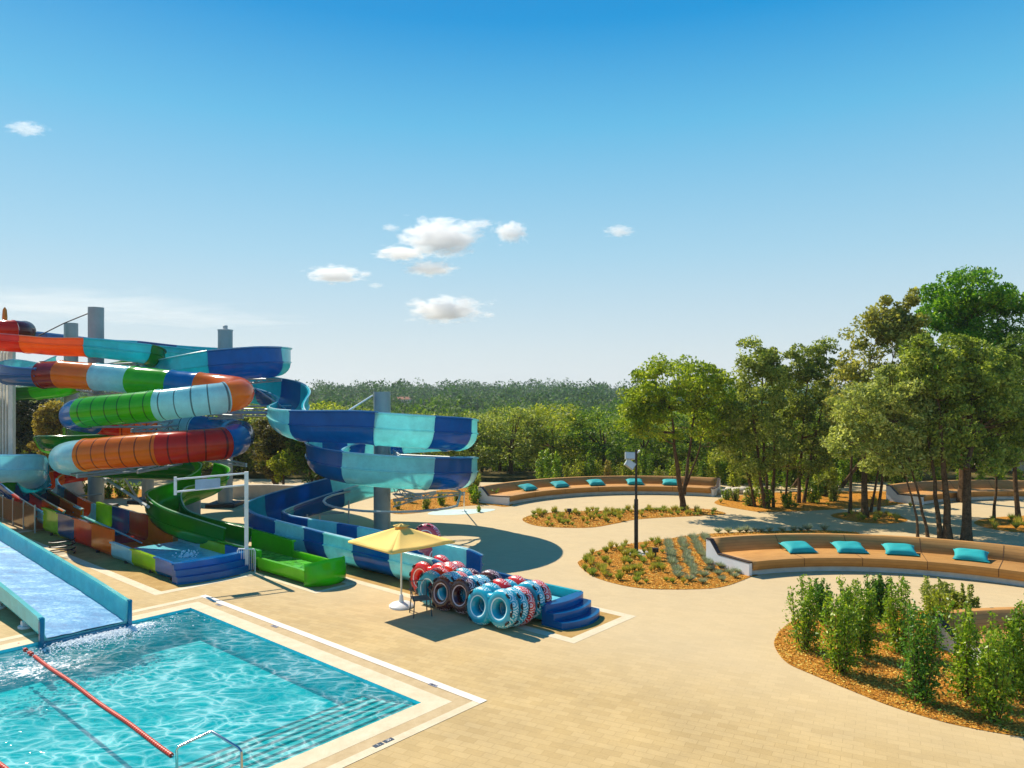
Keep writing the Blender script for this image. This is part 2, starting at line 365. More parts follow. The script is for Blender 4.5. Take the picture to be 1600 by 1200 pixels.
# depth marking tiles on the coping
M_MARK = simple('dark_blue_marking', (22, 48, 70), .5); M_GREY = simple('grey_marking_tile', (128, 128, 138), .5)
def text_obj(body, size, mat, parent, loc, rot, ext=.002, name='lettering', world=True):
    cu = bpy.data.curves.new(name, 'FONT'); cu.body = body; cu.size = size; cu.extrude = ext; cu.align_x = 'CENTER'; cu.align_y = 'CENTER'
    tmp = bpy.data.objects.new('tmp', cu); COL.objects.link(tmp)
    dg = bpy.context.evaluated_depsgraph_get(); me = bpy.data.meshes.new_from_object(tmp.evaluated_get(dg)); me.name = name
    bpy.data.objects.remove(tmp); me.materials.clear(); me.materials.append(mat)
    o = bpy.data.objects.new(name, me); COL.objects.link(o); o.parent = parent
    o.location = Vector(loc) - (origin(parent) if world else Vector((0, 0, 0))); o.rotation_euler = rot; return o
for (u, v, txt, w, lab) in ((599, 1161, '1,30', .34, 'dark blue depth marking tiles beside the near pool steps'), (677, 1071, '1,30', .2, 'small grey depth tile on white border nearest the pool corner'),
                            (429, 979, '1,30', .2, 'small grey depth tile halfway along the white pool border'), (342, 945.5, '1,30', .2, 'small grey depth tile at the far end of the white pool border')):
    p = G(u, v); big = u == 599
    rz = POOLROT if big else POOLROT + R(90)
    tl = thing('depth_marker', lab, 'depth marker', (p.x, p.y, .006), 0, 'depth markers round the pool')
    b = MB(); 
    if big:
        for k in (-1, 1): b.box(p + Vector((math.cos(rz), math.sin(rz), 0))*k*.11 + Vector((0, 0, .0085)), (.19, .1, .005), rz)
        b.build('tile', M_MARK, tl, smooth=False); text_obj(txt[:2], .09, M_COPW, tl, p + Vector((math.cos(rz), math.sin(rz), 0))*-.11 + Vector((0, 0, .0125)), (0, 0, rz)); text_obj(txt[2:], .09, M_COPW, tl, p + Vector((math.cos(rz), math.sin(rz), 0))*.11 + Vector((0, 0, .0125)), (0, 0, rz))
    else:
        b.box(p + Vector((0, 0, .0085)), (.24, .09, .005), rz); b.build('tile', M_GREY, tl, smooth=False); text_obj(txt, .07, M_MARK, tl, p + Vector((0, 0, .0125)), (0, 0, rz))

# pale slab borders round the slide run-outs
def slab(name, s0, s1, t0, t1, w, open_far=True):
    def rect(a, b, c, d): return [(p.x, p.y) for p in (ST(a, c), ST(b, c), ST(b, d), ST(a, d))]
    poly_sheet(name, [rect(s0, s1, t0, t1), rect(s0+w, s1-w, t0+w, t1-w)], .004, M_COP)
    poly_sheet(name.replace('border', 'floor'), [rect(s0+w, s1-w, t0+w, t1-w)], .003, M_FLOOR)
M_FLOOR = rough_mat('worn_tan_concrete', (150, 118, 66), (176, 142, 84), (196, 164, 106), 1.2, 60, .1, .85, .003)
slab('runout_border', -.25, 12, 4.62, 7.45, .28)
slab('runout_border', 8.1, 20, 3.1, 4.58, .2)
slab('runout_border', 11.5, 26, -.1, 3.08, .3)

# planting beds
def bed(px, name='mulch_bed', mat=None, h=.0):
    pts = smooth_loop([G(u, v) for u, v in px], 5)
    return poly_sheet(name, [[(p.x, p.y) for p in pts]], .008, mat or M_MULCH)
BED_A = [(816, 812), (832, 805), (850, 802), (900, 799), (960, 798), (1055, 795), (1105, 796), (1134, 803), (1095, 806), (1002, 811), (963, 818), (924, 824.4), (871, 824.4), (835, 821)]
BED_B = [(903, 881), (912, 873), (930, 862), (985, 850), (1050, 841), (1110, 834), (1250, 829), (1330, 831), (1330, 836), (1180, 850), (1185, 893), (1172, 902), (1130, 917), (1080, 921), (1010, 920), (965, 913), (925, 900)]
BED_C = [(1210, 1001), (1214, 1018), (1230, 1036), (1259, 1050), (1324, 1077), (1390, 1103), (1455, 1123), (1508, 1136), (1600, 1152), (1700, 1160), (1700, 990), (1600, 982), (1530, 966), (1440, 955), (1330, 955), (1260, 963), (1225, 980)]
BED_D = [(1116, 786), (1150, 775), (1230, 769), (1400, 768), (1440, 777), (1400, 789), (1290, 797), (1200, 800), (1165, 797)]
BED_E = [(1298, 806), (1325, 800), (1385, 801), (1418, 812), (1395, 818), (1340, 816)]
BED_F = [(1522, 818), (1550, 809), (1640, 806), (1700, 820), (1640, 832), (1570, 830)]
BED_G = [(612, 802), (657, 801), (717, 792), (760, 789), (790, 792), (800, 786), (765, 768), (740, 760), (700, 764), (640, 774), (604, 784)]
BED_H = [(130, 782), (180, 779), (222, 776), (222, 765), (170, 762), (130, 765)]
for b in (BED_A, BED_B, BED_C, BED_D, BED_E, BED_F, BED_G, BED_H): bed(b)
# loose bark chips on the near bed and the lamp bed
def inpoly(x, y, pts):
    c = False; j = len(pts)-1
    for i in range(len(pts)):
        if (pts[i].y > y) != (pts[j].y > y) and x < (pts[j].x-pts[i].x)*(y-pts[i].y)/(pts[j].y-pts[i].y)+pts[i].x: c = not c
        j = i
    return c
M_CHIP = leafmat('bark_chip', (120, 74, 22), (196, 134, 44), (238, 190, 96), 0.0, .9, 3)
def chips(px, n, seed, size):
    rng = np.random.default_rng(seed); pts = smooth_loop([G(u, v) for u, v in px], 5)
    xs = [p.x for p in pts]; ys = [p.y for p in pts]; C = []
    while len(C) < n:
        x, y = rng.uniform(min(xs), max(xs)), rng.uniform(min(ys), max(ys))
        if inpoly(x, y, pts): C.append((x, y, rng.uniform(.012, .04)))
    Q = leaves(rng, np.array(C), size, 0, .45); Q[:, :, 2] = Q[:, :, 2]*.45 + .015
    o = quads('bark_chips', Q, M_CHIP); tag(o, 'loose golden bark chips scattered over the bed', kind='stuff')
chips(BED_C, 30000, 3, .06); chips(BED_B, 16000, 4, .07); chips(BED_A, 9000, 5, .08); chips(BED_G, 3000, 6, .1)
# pale wet splash slab by the far bench
poly_sheet('path_slab', [[(p.x, p.y) for p in smooth_loop([G(u, v) for u, v in ((668, 803), (690, 797), (765, 795), (770, 798), (735, 803), (690, 805))], 4)]], .004, simple('pale_blue_slab', (196, 216, 204), .5))
# ---------------------------------------------------------------- slides
CY = dict(
    cyan=(164, 236, 236), teal=(40, 200, 210), blue=(0, 112, 178), navy=(0, 88, 150), sky=(174, 234, 244), orange=(255, 130, 14),
    red=(224, 50, 14), dred=(150, 30, 12), green=(74, 190, 12), dgreen=(24, 138, 20), lime=(176, 218, 26), lgreen=(126, 214, 12), mblue=(0, 124, 194), maroon=(104, 34, 30))
def fm(k, bands=False): return fiberglass(('banded_' if bands else '') + k + '_fibreglass', CY[k], bands)
def rimmat(k): c = CY[k]; return fiberglass(k+'_pale_highlight_rim', tuple(.45*v+.55*236 for v in c), transl=.1)  # section colour mixed towards white: pale flange plus painted sunlit rim highlight
def prof_flume(Rr, hl, hr, fl=0.0):
    hl = max(hl, .12); hr = max(hr, .12); Ro = Rr+fl; n = 12; P = []
    P += [(-Rr-.07, hl), (-Rr-.07, hl-.05), (-Ro, hl-.06), (-Ro, .035), (-Ro-.05, .02), (-Ro-.05, -.02), (-Ro, -.035)]
    P += [(Ro*math.cos(a), Ro*math.sin(a)) for a in (math.pi*(1+(k+.5)/n) for k in range(n))]
    P += [(Ro, -.035), (Ro+.05, -.02), (Ro+.05, .02), (Ro, .035), (Ro, hr-.06), (Rr+.07, hr-.05), (Rr+.07, hr), (Rr-.035, hr)]
    q = Rr-.035; P += [(q*math.cos(a), q*math.sin(a)) for a in (math.pi*(2-k/n) for k in range(n+1))]
    P += [(-q, hl)]; return P
def prof_tube(Rr, hl, hr, fl=0.0):
    Ro = Rr+fl; n = 28; return [(Ro*math.cos(2*math.pi*k/n), Ro*math.sin(2*math.pi*k/n)) for k in range(n)]
def prof_trough(w, hl, hr, fl=0.0):
    """flat-bottomed trough: half width w, walls hl (left) and hr (right) above the floor at b=0"""
    W = w+fl; r = .16
    P = [(-W-.07, hl), (-W-.07, hl-.05), (-W, hl-.06), (-W, r*.6), (-W+r*.5, -.03), (W-r*.5, -.03), (W, r*.6), (W, hr-.06), (W+.07, hr-.05), (W+.07, hr), (w-.04, hr), (w-.04, r), (w-.04-r*.3, r*.3), (w-.04-r, .02), (-w+.04+r, .02), (-w+.04+r*.3, r*.3), (-w+.04, r), (-w+.04, hl)]
    return P
def crom(p, i, t):
    n = len(p); g = lambda k: p[min(max(k, 0), n-1)]
    p0, p1, p2, p3 = g(i-1), g(i), g(i+1), g(i+2)
    return .5*((2*p1)+(p2-p0)*t+(2*p0-5*p1+4*p2-p3)*t*t+(3*p1-p0-3*p2+p3)*t**3)
def sweep(root, cps, kind='flume', Rr=.7, name='slide_section', bands=False, sub=7, labels=True, capends=False):
    """cps: list of (Vector, colour, hl, hr[, roll]); the colour holds from that point to the next one. Each run of one colour is a part."""
    prof = {'flume': prof_flume, 'tube': prof_tube, 'trough': prof_trough}[kind]
    pos = [Vector(c[0]) for c in cps]; H = [Vector((c[2] if len(c) > 2 else .3, c[3] if len(c) > 3 else .3, c[4] if len(c) > 4 else 0)) for c in cps]
    runs = []; i = 0
    while i < len(cps)-1:
        j = i+1
        while j < len(cps)-1 and cps[j][1] == cps[i][1]: j += 1
        runs.append((i, j, cps[i][1])); i = j
    made = []; L0 = 0
    for a, b, colr in runs:
        if colr is None: continue
        samp = []
        for i in range(a, b):
            for k in range(sub): samp.append((i, k/sub))
        samp.append((b-1, 1.0))
        if len(samp) > 2: samp = [samp[0], (samp[0][0], .015)] + samp[1:-1] + [(samp[-1][0], .985), samp[-1]]
        m = MB(); m.uv = []; n = None; last = None
        for si, (i, t) in enumerate(samp):
            p = crom(pos, i, t); d = crom(pos, i, min(1, t+.01)) - crom(pos, i, max(0, t-.01))
            if last is not None: L0 += (p-last).length
            last = p
            d.normalize(); r = d.cross(Vector((0, 0, 1))).normalized(); u = r.cross(d)
            h = crom(H, i, t); ro = h.z
            if ro: r, u = r*math.cos(ro)+u*math.sin(ro), u*math.cos(ro)-r*math.sin(ro)
            fl = .03 if si < 2 or si >= len(samp)-2 else 0
            pr = prof(Rr, h.x, h.y, fl); n = len(pr)
            m.v += [tuple(p + r*x + u*y) for x, y in pr]; m.uv += [(L0, k/n) for k in range(n)]
        for s_ in range(len(samp)-1):
            for k in range(n): m.f.append((s_*n+k, s_*n+(k+1) % n, (s_+1)*n+(k+1) % n, (s_+1)*n+k))
        if kind != 'tube':
            m.f.append(tuple(reversed(range(n)))); m.f.append(tuple((len(samp)-1)*n+k for k in range(n)))
        bd = bands if isinstance(bands, bool) else (a in bands)
        o = m.build(name, fm(colr, bd), root, angle=32); o['label'] = CN[colr] + (' tube section' if kind == 'tube' else ' slide section')
        made.append(o)
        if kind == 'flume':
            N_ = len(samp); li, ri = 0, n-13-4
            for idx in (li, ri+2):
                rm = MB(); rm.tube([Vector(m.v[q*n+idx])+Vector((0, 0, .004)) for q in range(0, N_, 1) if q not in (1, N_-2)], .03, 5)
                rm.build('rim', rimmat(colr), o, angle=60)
    return made
CN = dict(cyan='pale cyan', teal='bright teal', blue='deep blue', navy='navy blue', sky='light sky blue', orange='orange', red='red', dred='dark red', green='green', dgreen='dark green', lime='lime green', lgreen='light green', mblue='mid blue', maroon='maroon')
M_STEEL = simple('grey_galvanised_steel', (176, 182, 184), .42, .3, .14, 1.2)
M_COLM = simple('painted_grey_column', (150, 160, 162), .4, .25, .16, .9)
M_WHITE = simple('white_painted_steel', (226, 228, 228), .4)
M_DARK = simple('dark_base_plate', (38, 38, 42), .6)
M_WATER = simple('shallow_water_film', (120, 205, 218), .06, 0, .25, 5, .6, 9)
M_FOAM = simple('white_splash_foam', (235, 242, 244), .7, 0, .05, 8, 1, 30)
def truss(mb, a, b, h=.35, r=.045, n=5):
    """two chords with diagonals between a and b"""
    a, b = Vector(a), Vector(b); dz = Vector((0, 0, h)); mb.tube([a, b], r, 6); mb.tube([a-dz, b-dz*.3], r, 6)
    for k in range(n):
        p = a.lerp(b, k/n); q = (a-dz).lerp(b-dz*.3, (k+.5)/n); mb.tube([p, q], r*.55, 5); mb.tube([q, a.lerp(b, (k+1)/n)], r*.55, 5)

# ---- 1. the blue and cyan open spiral slide
s1 = thing('spiral_water_slide', 'blue and cyan open spiral slide winding round a steel column behind the yellow parasol', 'water slide', (-5.1, 31.6, 0))
cx, cy, RA = -5.1, 31.6, 2.9
cps = []
# upper sweep far behind, round the tall column, and back
def A(u, v, D, c, hl=.3, hr=.3, ro=0): cps.append((PD(u, v, D), c, hl, hr, ro))
A(40, 524, 49, 'navy'); A(90, 530, 48, 'blue'); A(150, 537, 47, 'teal'); A(200, 542, 46, 'navy', .4, .2); A(262, 549, 45, 'teal', .4, .3); A(325, 556, 44, 'navy', .5, .3); A(345, 560, 43.5, 'teal', .6, .2)
A(400, 563, 42.5, 'teal', .75, .1); A(432, 566, 40, 'teal', .75, .1); A(420, 568, 37.3, 'blue', .75, .1, -.1); A(385, 570, 36.4, 'blue', .75, .1, -.1); A(335, 574, 36, 'teal', .7, .1, -.1); A(275, 581, 36.4, 'teal', .6, .15); A(240, 588, 38.2, 'navy', .6, .15); A(258, 594, 40.5, 'navy', .6, .2); A(320, 598, 41.2, 'teal', .5, .2)
A(385, 608, 40.5, 'teal', .75, .2); A(420, 615, 39.2, 'blue', .8, .25); A(448, 624, 37, 'teal', .8, .25); A(458, 636, 34.6, 'teal', .7, .3); A(446, 650, 32, 'cyan', .35, .4)
def hel(deg, z, c, ro=.0, rr=RA):
    a = R(deg); cps.append((Vector((cx+rr*math.cos(a), cy+rr*math.sin(a), z)), c, .15, .6, ro))
A(476, 662, 29.9, 'blue', .2, .55)
for d, c in ((-105, 'blue'), (-93, 'cyan'), (-75, 'cyan'), (-55, 'blue'), (-38, 'blue'), (-20, 'cyan'), (0, 'cyan'), (22, 'blue'), (45, 'cyan'), (67, 'cyan'), (90, 'blue'), (112, 'cyan'), (135, 'blue'), (160, 'cyan'), (182, 'blue'), (205, 'blue'), (228, 'blue'), (247, 'cyan'), (262, 'cyan'), (284, 'cyan'), (305, 'blue'), (322, 'blue'), (340, 'cyan'), (360, 'cyan'), (385, 'blue'), (405, 'cyan'), (425, 'blue'), (442, 'cyan')):
    hel(d, 4.6-1.62*(d+90)/360, c)
def B(x, y, z, c, hl=.15, hr=.6): cps.append((Vector((x, y, z)), c, hl, hr, 0))
B(-6.6, 34.5, 1.75, 'cyan'); B(-8.0, 33.8, 1.4, 'blue', .2, .6); B(-9.2, 32.7, 1.12, 'blue', .2, .6); B(-9.95, 31.4, .95, 'teal', .2, .6); B(-10.1, 30.0, .85, 'blue', .25, .6); B(-9.4, 28.7, .78, 'cyan', .3, .55); B(-8.3, 27.75, .74, 'cyan', .35, .5)
cps = cps[:-2]; B(-9.4, 28.75, .78, 'blue', .3, .55); B(-8.3, 27.8, .74, 'cyan', .35, .5)
cps += [(ST(12.1, 6.05, .72), 'blue', .4, .45), (ST(10.9, 6.05, .72), 'cyan', .42, .42), (ST(9.26, 6.05, .72), 'blue', .42, .4), (ST(7.4, 6.05, .71), 'cyan', .42, .38), (ST(6.4, 6.05, .7), 'cyan', .42, .36), (ST(5.4, 6.05, .7), 'blue', .4, .34), (ST(4.8, 6.05, .7), 'blue', .3, .2)]
S1P = sweep(s1, [(c[0], c[1], c[2], c[3], c[4] if len(c) > 4 else 0) for c in cps], 'flume', .71)
# run-out trough, bigger splash basin, curved steps at its end
sweep(s1, [(ST(4.6, 6.05, .12), 'navy', .48, .48), (ST(3.4, 6.05, .1), 'navy', .46, .46), (ST(2.9, 6.05, .1), 'teal', .45, .45), (ST(1.15, 6.05, .1), 'teal', .45, .45)], 'trough', .76, 'runout_section')
wt = MB(); wt.add([ST(10.6, 5.6, .3), ST(10.6, 6.5, .3), ST(1.1, 6.72, .3), ST(1.1, 5.38, .3)], [(0, 3, 2, 1)]); tag(wt.build('water', M_WATER, s1, smooth=False), 'shallow foaming water in the run-out')
def end_steps(root, s, t, hw, z0, n, drop, mat, reach=.5, name='end_step', corner=.3):
    """stacked curved steps that close a run-out; s falls towards the viewer"""
    for k in range(n):
        zt = z0-drop*k; r0 = .07+reach*k; m = MB(); pts = []
        for j in range(13):
            f = j/12; tt = t-hw-.07-.0*k + (2*hw+.14)*f
            pts.append(ST(s-r0-.22*math.sin(math.pi*f)**.7*(1+.15*k), tt))
        base = [ST(s+.05+.003*k, t+hw+.07), ST(s+.05+.003*k, t-hw-.07)]
        ring_ = pts + base; N = len(ring_)
        zb = 0.004 if k == n-1 else zt-drop-.02
        m.add([p+Vector((0, 0, zt)) for p in ring_] + [p+Vector((0, 0, zt-.05)) for p in ring_] + [p*1.0+Vector((0, 0, zb)) for p in ring_],
              [tuple(range(N))] + [(i, N+i, N+(i+1) % N, (i+1) % N) for i in range(N)] + [(N+i, 2*N+i, 2*N+(i+1) % N, N+(i+1) % N) for i in range(N)])
        for i in range(N): m.v[N+i] = (m.v[N+i][0], m.v[N+i][1], zt-.05)
        o = m.build(name, mat, root, angle=50); o['label'] = 'blue curved end step'
end_steps(s1, 1.15, 6.05, .76, .54, 3, .18, fm('blue'), .26)

# ---- steel columns
def column(label, u, D, ztop, r=.38, cap=False, pad=True, X=None):
    p = PD(u, HZ, D); x = p.x if X is None else X
    c = thing('steel_column', label, 'column', (x, D, 0), 0, 'steel columns that carry the slides')
    m = MB().lathe([(r, 0.0), (r, ztop*.5), (r, ztop)], (x, D, .0), 28); m.build('shaft', M_COLM, c)
    fl = MB()
    for z in (ztop*.42, ztop*.75): fl.lathe([(r+.03, z), (r+.05, z+.02), (r+.05, z+.05), (r+.03, z+.07)], (x, D, 0), 28)
    fl.build('collar', M_STEEL, c)
    if cap: MB().lathe([(r+.02, 0), (r+.02, .06), (.12, .1), (.12, .26), (.1, .28)], (x, D, ztop), 20).build('cap', M_STEEL, c)
    if pad: MB().box((x, D, .09), (1.5, 1.5, .18)).build('base_pad', M_DARK, c, smooth=False)
    return c
c_sp = column('grey column rising through the middle of the blue spiral', 597, 31.6, 6.0, .36, pad=False)
def fl_stub(c, x, y, z0, z1, r0, r1): pass
M_ = MB()
for deg, zz in ((-75, 3.5), (-25, 3.3), (20, 3.1), (150, 2.5), (-60, 1.9), (10, 1.6), (60, 1.35)):
    a = R(deg); e = Vector((cx+3.1*math.cos(a), cy+3.1*math.sin(a), zz)); truss(M_, Vector((cx, cy, zz)), e, .3, .036, 5)
M_.build('support_arm', M_STEEL, c_sp)
m = MB()
for k in range(24):   # ring pipe under the lower coil
    a, b = R(k*15), R(k*15+15); m.tube([Vector((cx+2.9*math.cos(x), cy+2.9*math.sin(x), 1.75-.45*((k+i) % 24)/24-.1)) for i, x in ((0, a), (1, b))], .05, 6)
m.build('ring_pipe', M_STEEL, c_sp)
c1 = column('tallest grey column at the far left, wire fixed to its top', 150, 37.6, 10.3, .37)
c2 = column('grey column behind the tallest one, on a pale footing', 111, 43, 10.0, .37, pad=False)
MB().lathe([(.75, 0), (.7, .5), (.45, 1.1)], origin(c2), 16).build('footing', simple('pale_concrete', (190, 186, 176), .8), c2)
c3 = column('grey column with a small round cap on a dark square pad', 352, 38.7, 9.2, .37, True)
c4 = column('short grey column between the white post and the green slide', 299, 35.6, 4.7, .42, pad=False)
c5 = column('slim grey column behind the green slide bend', 231, 40, 5.2, .3)
m = MB(); m.tube([PD(137, 490, 37.4), PD(100, 505, 37.4), PD(60, 525, 37)], .03, 5); m.build('stay_wire', M_DARK, c1)
def arms(c, ends, name='support_arm', mat=None, h=.3):
    o = origin(c)
    for e in ends:
        mm = MB(); truss(mm, (o.x, o.y, e.z), e, h, .045, 5); mm.build(name, mat or M_STEEL, c)
arms(c1, [PD(60, 545, 35.3), PD(212, 567, 35.3), PD(120, 606, 33.7), PD(225, 607, 33.6)])
arms(c3, [PD(440, 592, 37.5), PD(300, 594, 36.6), PD(430, 640, 36.5), PD(452, 646, 34)])
arms(c4, [PD(145, 664, 30.4), PD(205, 671, 30.6), PD(380, 650, 31.6), PD(385, 725, 30), PD(215, 735, 29), PD(120, 742, 29.3), PD(110, 738, 30.5)])
m = MB(); m.tube([PD(300, 645, 35.4), PD(462, 646, 34.5)], .05, 6); m.tube([PD(310, 636, 35.6), PD(455, 634, 35)], .04, 6); m.tube([PD(398, 606, 35), PD(448, 640, 34)], .035, 6); m.build('tie_pipe', M_STEEL, c3)
m = MB(); m.tube([G(232, 792, 1.6), PD(160, 745, 34), ], .06, 6); m.tube([PD(195, 748, 36), PD(222, 790, 36.5)], .05, 6); m.tube([PD(160, 772, 37), PD(80, 780, 37)], .04, 6); m.build('brace', M_STEEL, c1)
m = MB(); m.tube([PD(725, 770, 29), G(725, 797, 0)], .03, 6); m.lathe([(.14, 0), (.14, .03)], G(725, 799, .0), 12)
m.tube([PD(545, 641, 29.3), PD(582, 618, 31.4)], .035, 6); m.build('prop', M_WHITE, c_sp)
for (u, v, D) in ((500, 800, 33.5), (545, 790, 33.5), (480, 812, 31)):
    MB().tube([PD(u, v-8, D), Vector((PD(u, v, D).x, D, 0))], .04, 6).build('strut', M_STEEL, c_sp)
m = MB()
for k in range(8):
    a, b = R(100+k*17), R(117+k*17); m.tube([Vector((-7.3+1.9*math.cos(x), 31.6+1.9*math.sin(x), .5)) for x in (a, b)], .05, 6)
m.build('curved_pipe', M_STEEL, c_sp)

# ---- 2. the closed rainbow tube slide that turns into the green flume
s2 = thing('tube_water_slide', 'closed rainbow tube slide with banded coils that ends in a green run-out', 'water slide', (-14, 33, 0))
T = lambda u, v, D, c, a=.3, b=.3: (PD(u, v, D), c, a, b)
sweep(s2, [T(75, 571, 40, 'cyan', .5, .1), T(40, 574, 38.6, 'cyan', .1, .4), T(17, 580, 36.9, 'lgreen', .1, .45), T(14, 584, 35.3, 'blue', .1, .45), T(38, 586, 34.4, 'blue', .1, .35), T(72, 588, 34, 'blue', .1, .35)], 'flume', .52)
U = lambda u, v, D, c: (PD(u, v, D), c)
tube1 = [U(68, 586, 34.1, 'dred'), U(97, 585, 33.8, 'orange'), U(125, 587, 33.6, 'orange'), U(152, 589, 33.4, 'sky'), U(182, 591, 33.2, 'sky'), U(208, 594, 33, 'green'), U(240, 597, 32.8, 'green'), U(268, 600, 32.7, 'mblue'), U(312, 604, 32.6, 'orange'), U(345, 607, 32.4, 'orange'), U(370, 611, 31.7, 'orange'), U(371, 616, 30.6, 'orange'), U(352, 621, 29.9, 'sky'), U(310, 626, 29.5, 'sky'), U(280, 629.5, 29.4, 'sky'), U(250, 633, 29.4, 'green'), U(200, 638, 29.6, 'green'), U(160, 641.5, 29.8, 'green'), U(135, 644, 30.1, 'mblue'), U(119, 648, 31.2, 'mblue'), U(122, 652, 32.8, 'mblue'), U(150, 657, 34, 'red'),
         U(190, 661, 34.6, 'orange'), U(255, 666, 35, 'sky'), U(310, 670, 34.8, 'mblue'), U(355, 675, 33.6, 'blue'), U(373, 680, 31.7, 'navy'), U(366, 687, 29.8, 'mblue'), U(348, 693, 28.7, 'red'), U(300, 697, 28.1, 'red'), U(252, 701, 27.9, 'orange'), U(190, 706, 28, 'orange'), U(136, 711, 28.3, 'sky'), U(112, 714, 28.9, 'sky'), U(104, 717, 30.4, 'sky'), U(125, 722, 32, 'dgreen'), U(190, 726, 33.6, 'dgreen'), U(260, 729, 34.6, 'dgreen'), U(310, 733, 34.9, 'dgreen')]
banded = set(range(9, 40)); P2 = sweep(s2, tube1, 'tube', .62, 'tube_section', bands=set([9, 12, 15, 22, 23, 28, 30]), sub=6)
gv = [(PD(316, 734, 34.9), 'green', .3, .5), (PD(334, 742, 34.4), 'green', .3, .5), (PD(330, 752, 33.4), 'green', .3, .5), (PD(300, 764, 32.2), 'green', .3, .4), (PD(268, 776, 31), 'green', .4, .4), (PD(255, 790, 29.9), 'dgreen', .4, .55), (PD(262, 804, 28.9), 'dgreen', .2, .6), (PD(290, 818, 28), 'dgreen', .2, .55), (ST(14.4, 4.05, .68), 'dgreen', .25, .45)]
sweep(s2, gv, 'flume', .6)
sweep(s2, [(ST(14.45, 4.05, .1), 'green', .82, .6), (ST(13.2, 4.05, .1), 'green', .8, .6), (ST(11.75, 4.05, .1), 'green', .75, .62)], 'trough', .62)
sweep(s2, [(ST(11.8, 4.05, .08), 'lgreen', .42, .42), (ST(9.0, 4.05, .08), 'lgreen', .42, .42)], 'trough', .66, 'runout_section')
wt = MB(); wt.add([ST(14.2, 3.55, .3), ST(14.2, 4.6, .3), ST(8.8, 4.65, .28), ST(8.8, 3.45, .28)], [(0, 3, 2, 1)]); wt.build('water', simple('green_shallow_water', (90, 176, 60), .08, 0, .5, 5, .8, 12), s2, smooth=False)
# bulging end bowl
b = MB(); n = 14
for i in range(7):
    for j in range(n+1):
        f = j/n; k = i/6; tt = 4.05-.7+1.4*f; s_ = 9.02-.5*math.sin(math.pi*f)**.6*(1-.25*(1-math.sin(math.pi*min(k+.15, 1))))
        z = .03+.78*k if i < 6 else .8; z = z*(1-.12*(1-math.sin(math.pi*f)))
        b.v.append(tuple(ST(s_ + (.0 if i < 6 else .02), tt, z)))
for i in range(6):
    for j in range(n): b.f.append((i*(n+1)+j, i*(n+1)+j+1, (i+1)*(n+1)+j+1, (i+1)*(n+1)+j))
o = b.build('end_bowl', fm('green'), s2, angle=80); md = o.modifiers.new('thick', 'SOLIDIFY'); md.thickness = .06; md.offset = 1
# ---- 3. the upper red and orange tube that passes the tall columns
s3 = thing('upper_water_slide', 'uppermost red, orange and turquoise slide crossing in front of the two tallest columns', 'water slide', (-22, 36, 0))
sweep(s3, [T(-60, 528, 36, 'red', .1, .3), T(-10, 531, 35.8, 'red', .1, .3), T(44, 535, 35.5, 'orange', .1, .3), T(90, 539, 35.3, 'orange', .1, .3), T(141, 541, 35.2, 'teal', .15, .35), T(185, 546, 35.2, 'teal', .2, .4), T(224, 552, 35.4, 'dgreen', .2, .4), T(240, 560, 36.8, 'dgreen', .2, .4), T(232, 566, 38.4, 'green', .2, .4), T(200, 572, 39.8, 'dgreen', .2, .4), T(150, 582, 41.2, 'green', .2, .3), T(125, 596, 41.6, 'green', .2, .3), T(100, 605, 41.6, 'green', .2, .3), T(60, 610, 42.6, 'dgreen', .2, .3), T(20, 612, 44, 'dgreen', .2, .3)], 'flume', .52)
s4 = thing('red_tube_slide', 'red domed tube slide end at the far left edge above the slatted tower', 'water slide', (-26, 38, 0))
sweep(s4, [U(-60, 514, 39, 'red'), U(-10, 515, 38.6, 'red'), U(20, 516, 38.8, 'maroon'), U(38, 517, 40, 'dgreen'), U(36, 518, 41.5, 'dgreen')], 'tube', .52, 'tube_section')
# ---- 5. dark green flume behind the coils feeding the red and orange one
s5 = thing('green_open_slide', 'dark green open slide half hidden behind the banded orange coil', 'water slide', (-20, 37, 0))
sweep(s5, [T(265, 688, 38, 'dgreen', .3, .5), T(215, 686, 37, 'dgreen', .3, .5), T(150, 685, 36, 'dgreen', .2, .52), T(100, 684, 35.4, 'dgreen', .1, .55), T(81, 685, 36.4, 'lgreen', .1, .55), T(80, 690, 38.6, 'green', .1, .5), T(110, 704, 40.4, 'green', .2, .4), T(150, 715, 40.8, 'orange', .2, .3), T(160, 728, 39.8, 'red', .2, .3)], 'flume', .62)
# ---- 6. three-lane multicolour slide
s6 = thing('multicolour_water_slide', 'low three-lane slide of blue, red, orange and green panels with a stepped blue end', 'water slide', (-13, 25, 0))
tl = 2.0; tl2 = 2.13; seq = ['lgreen', 'navy', 'red', 'orange']
sA = [24.8, 23.0, 21.2, 19.4, 17.4]
for k, c in enumerate(['lime', 'navy', 'red', 'orange']): sweep(s6, [(ST(sA[k], tl, .1+.012*(4-k)), c, .95, .95), (ST((sA[k]+sA[k+1])/2, tl, .1+.012*(3.5-k)), c, .95, .95), (ST(sA[k+1]+.003, tl, .1+.012*(3-k)), c, .95, .95)], 'trough', 1.04, 'lane_panel', sub=2)
sB = [17.45, 15.7, 13.85, 12.5]
for k, c in enumerate(['sky', 'lime', 'mblue']): sweep(s6, [(ST(sB[k], tl2, .08), c, .56, .56), (ST((sB[k]+sB[k+1])/2, tl2, .08), c, .55, .55), (ST(sB[k+1]+.003, tl2, .08), c, .54, .54)], 'trough', 1.2, 'lane_panel', sub=2)
dv = MB()
for tt in (1.68, 2.42):
    dv = MB().tube([ST(24.9, tt, .56), ST(22, tt, .42), ST(18.6, tt, .2)], [.045, .045, .03], 8); dv.build('lane_divider', fm('sky'), s6)
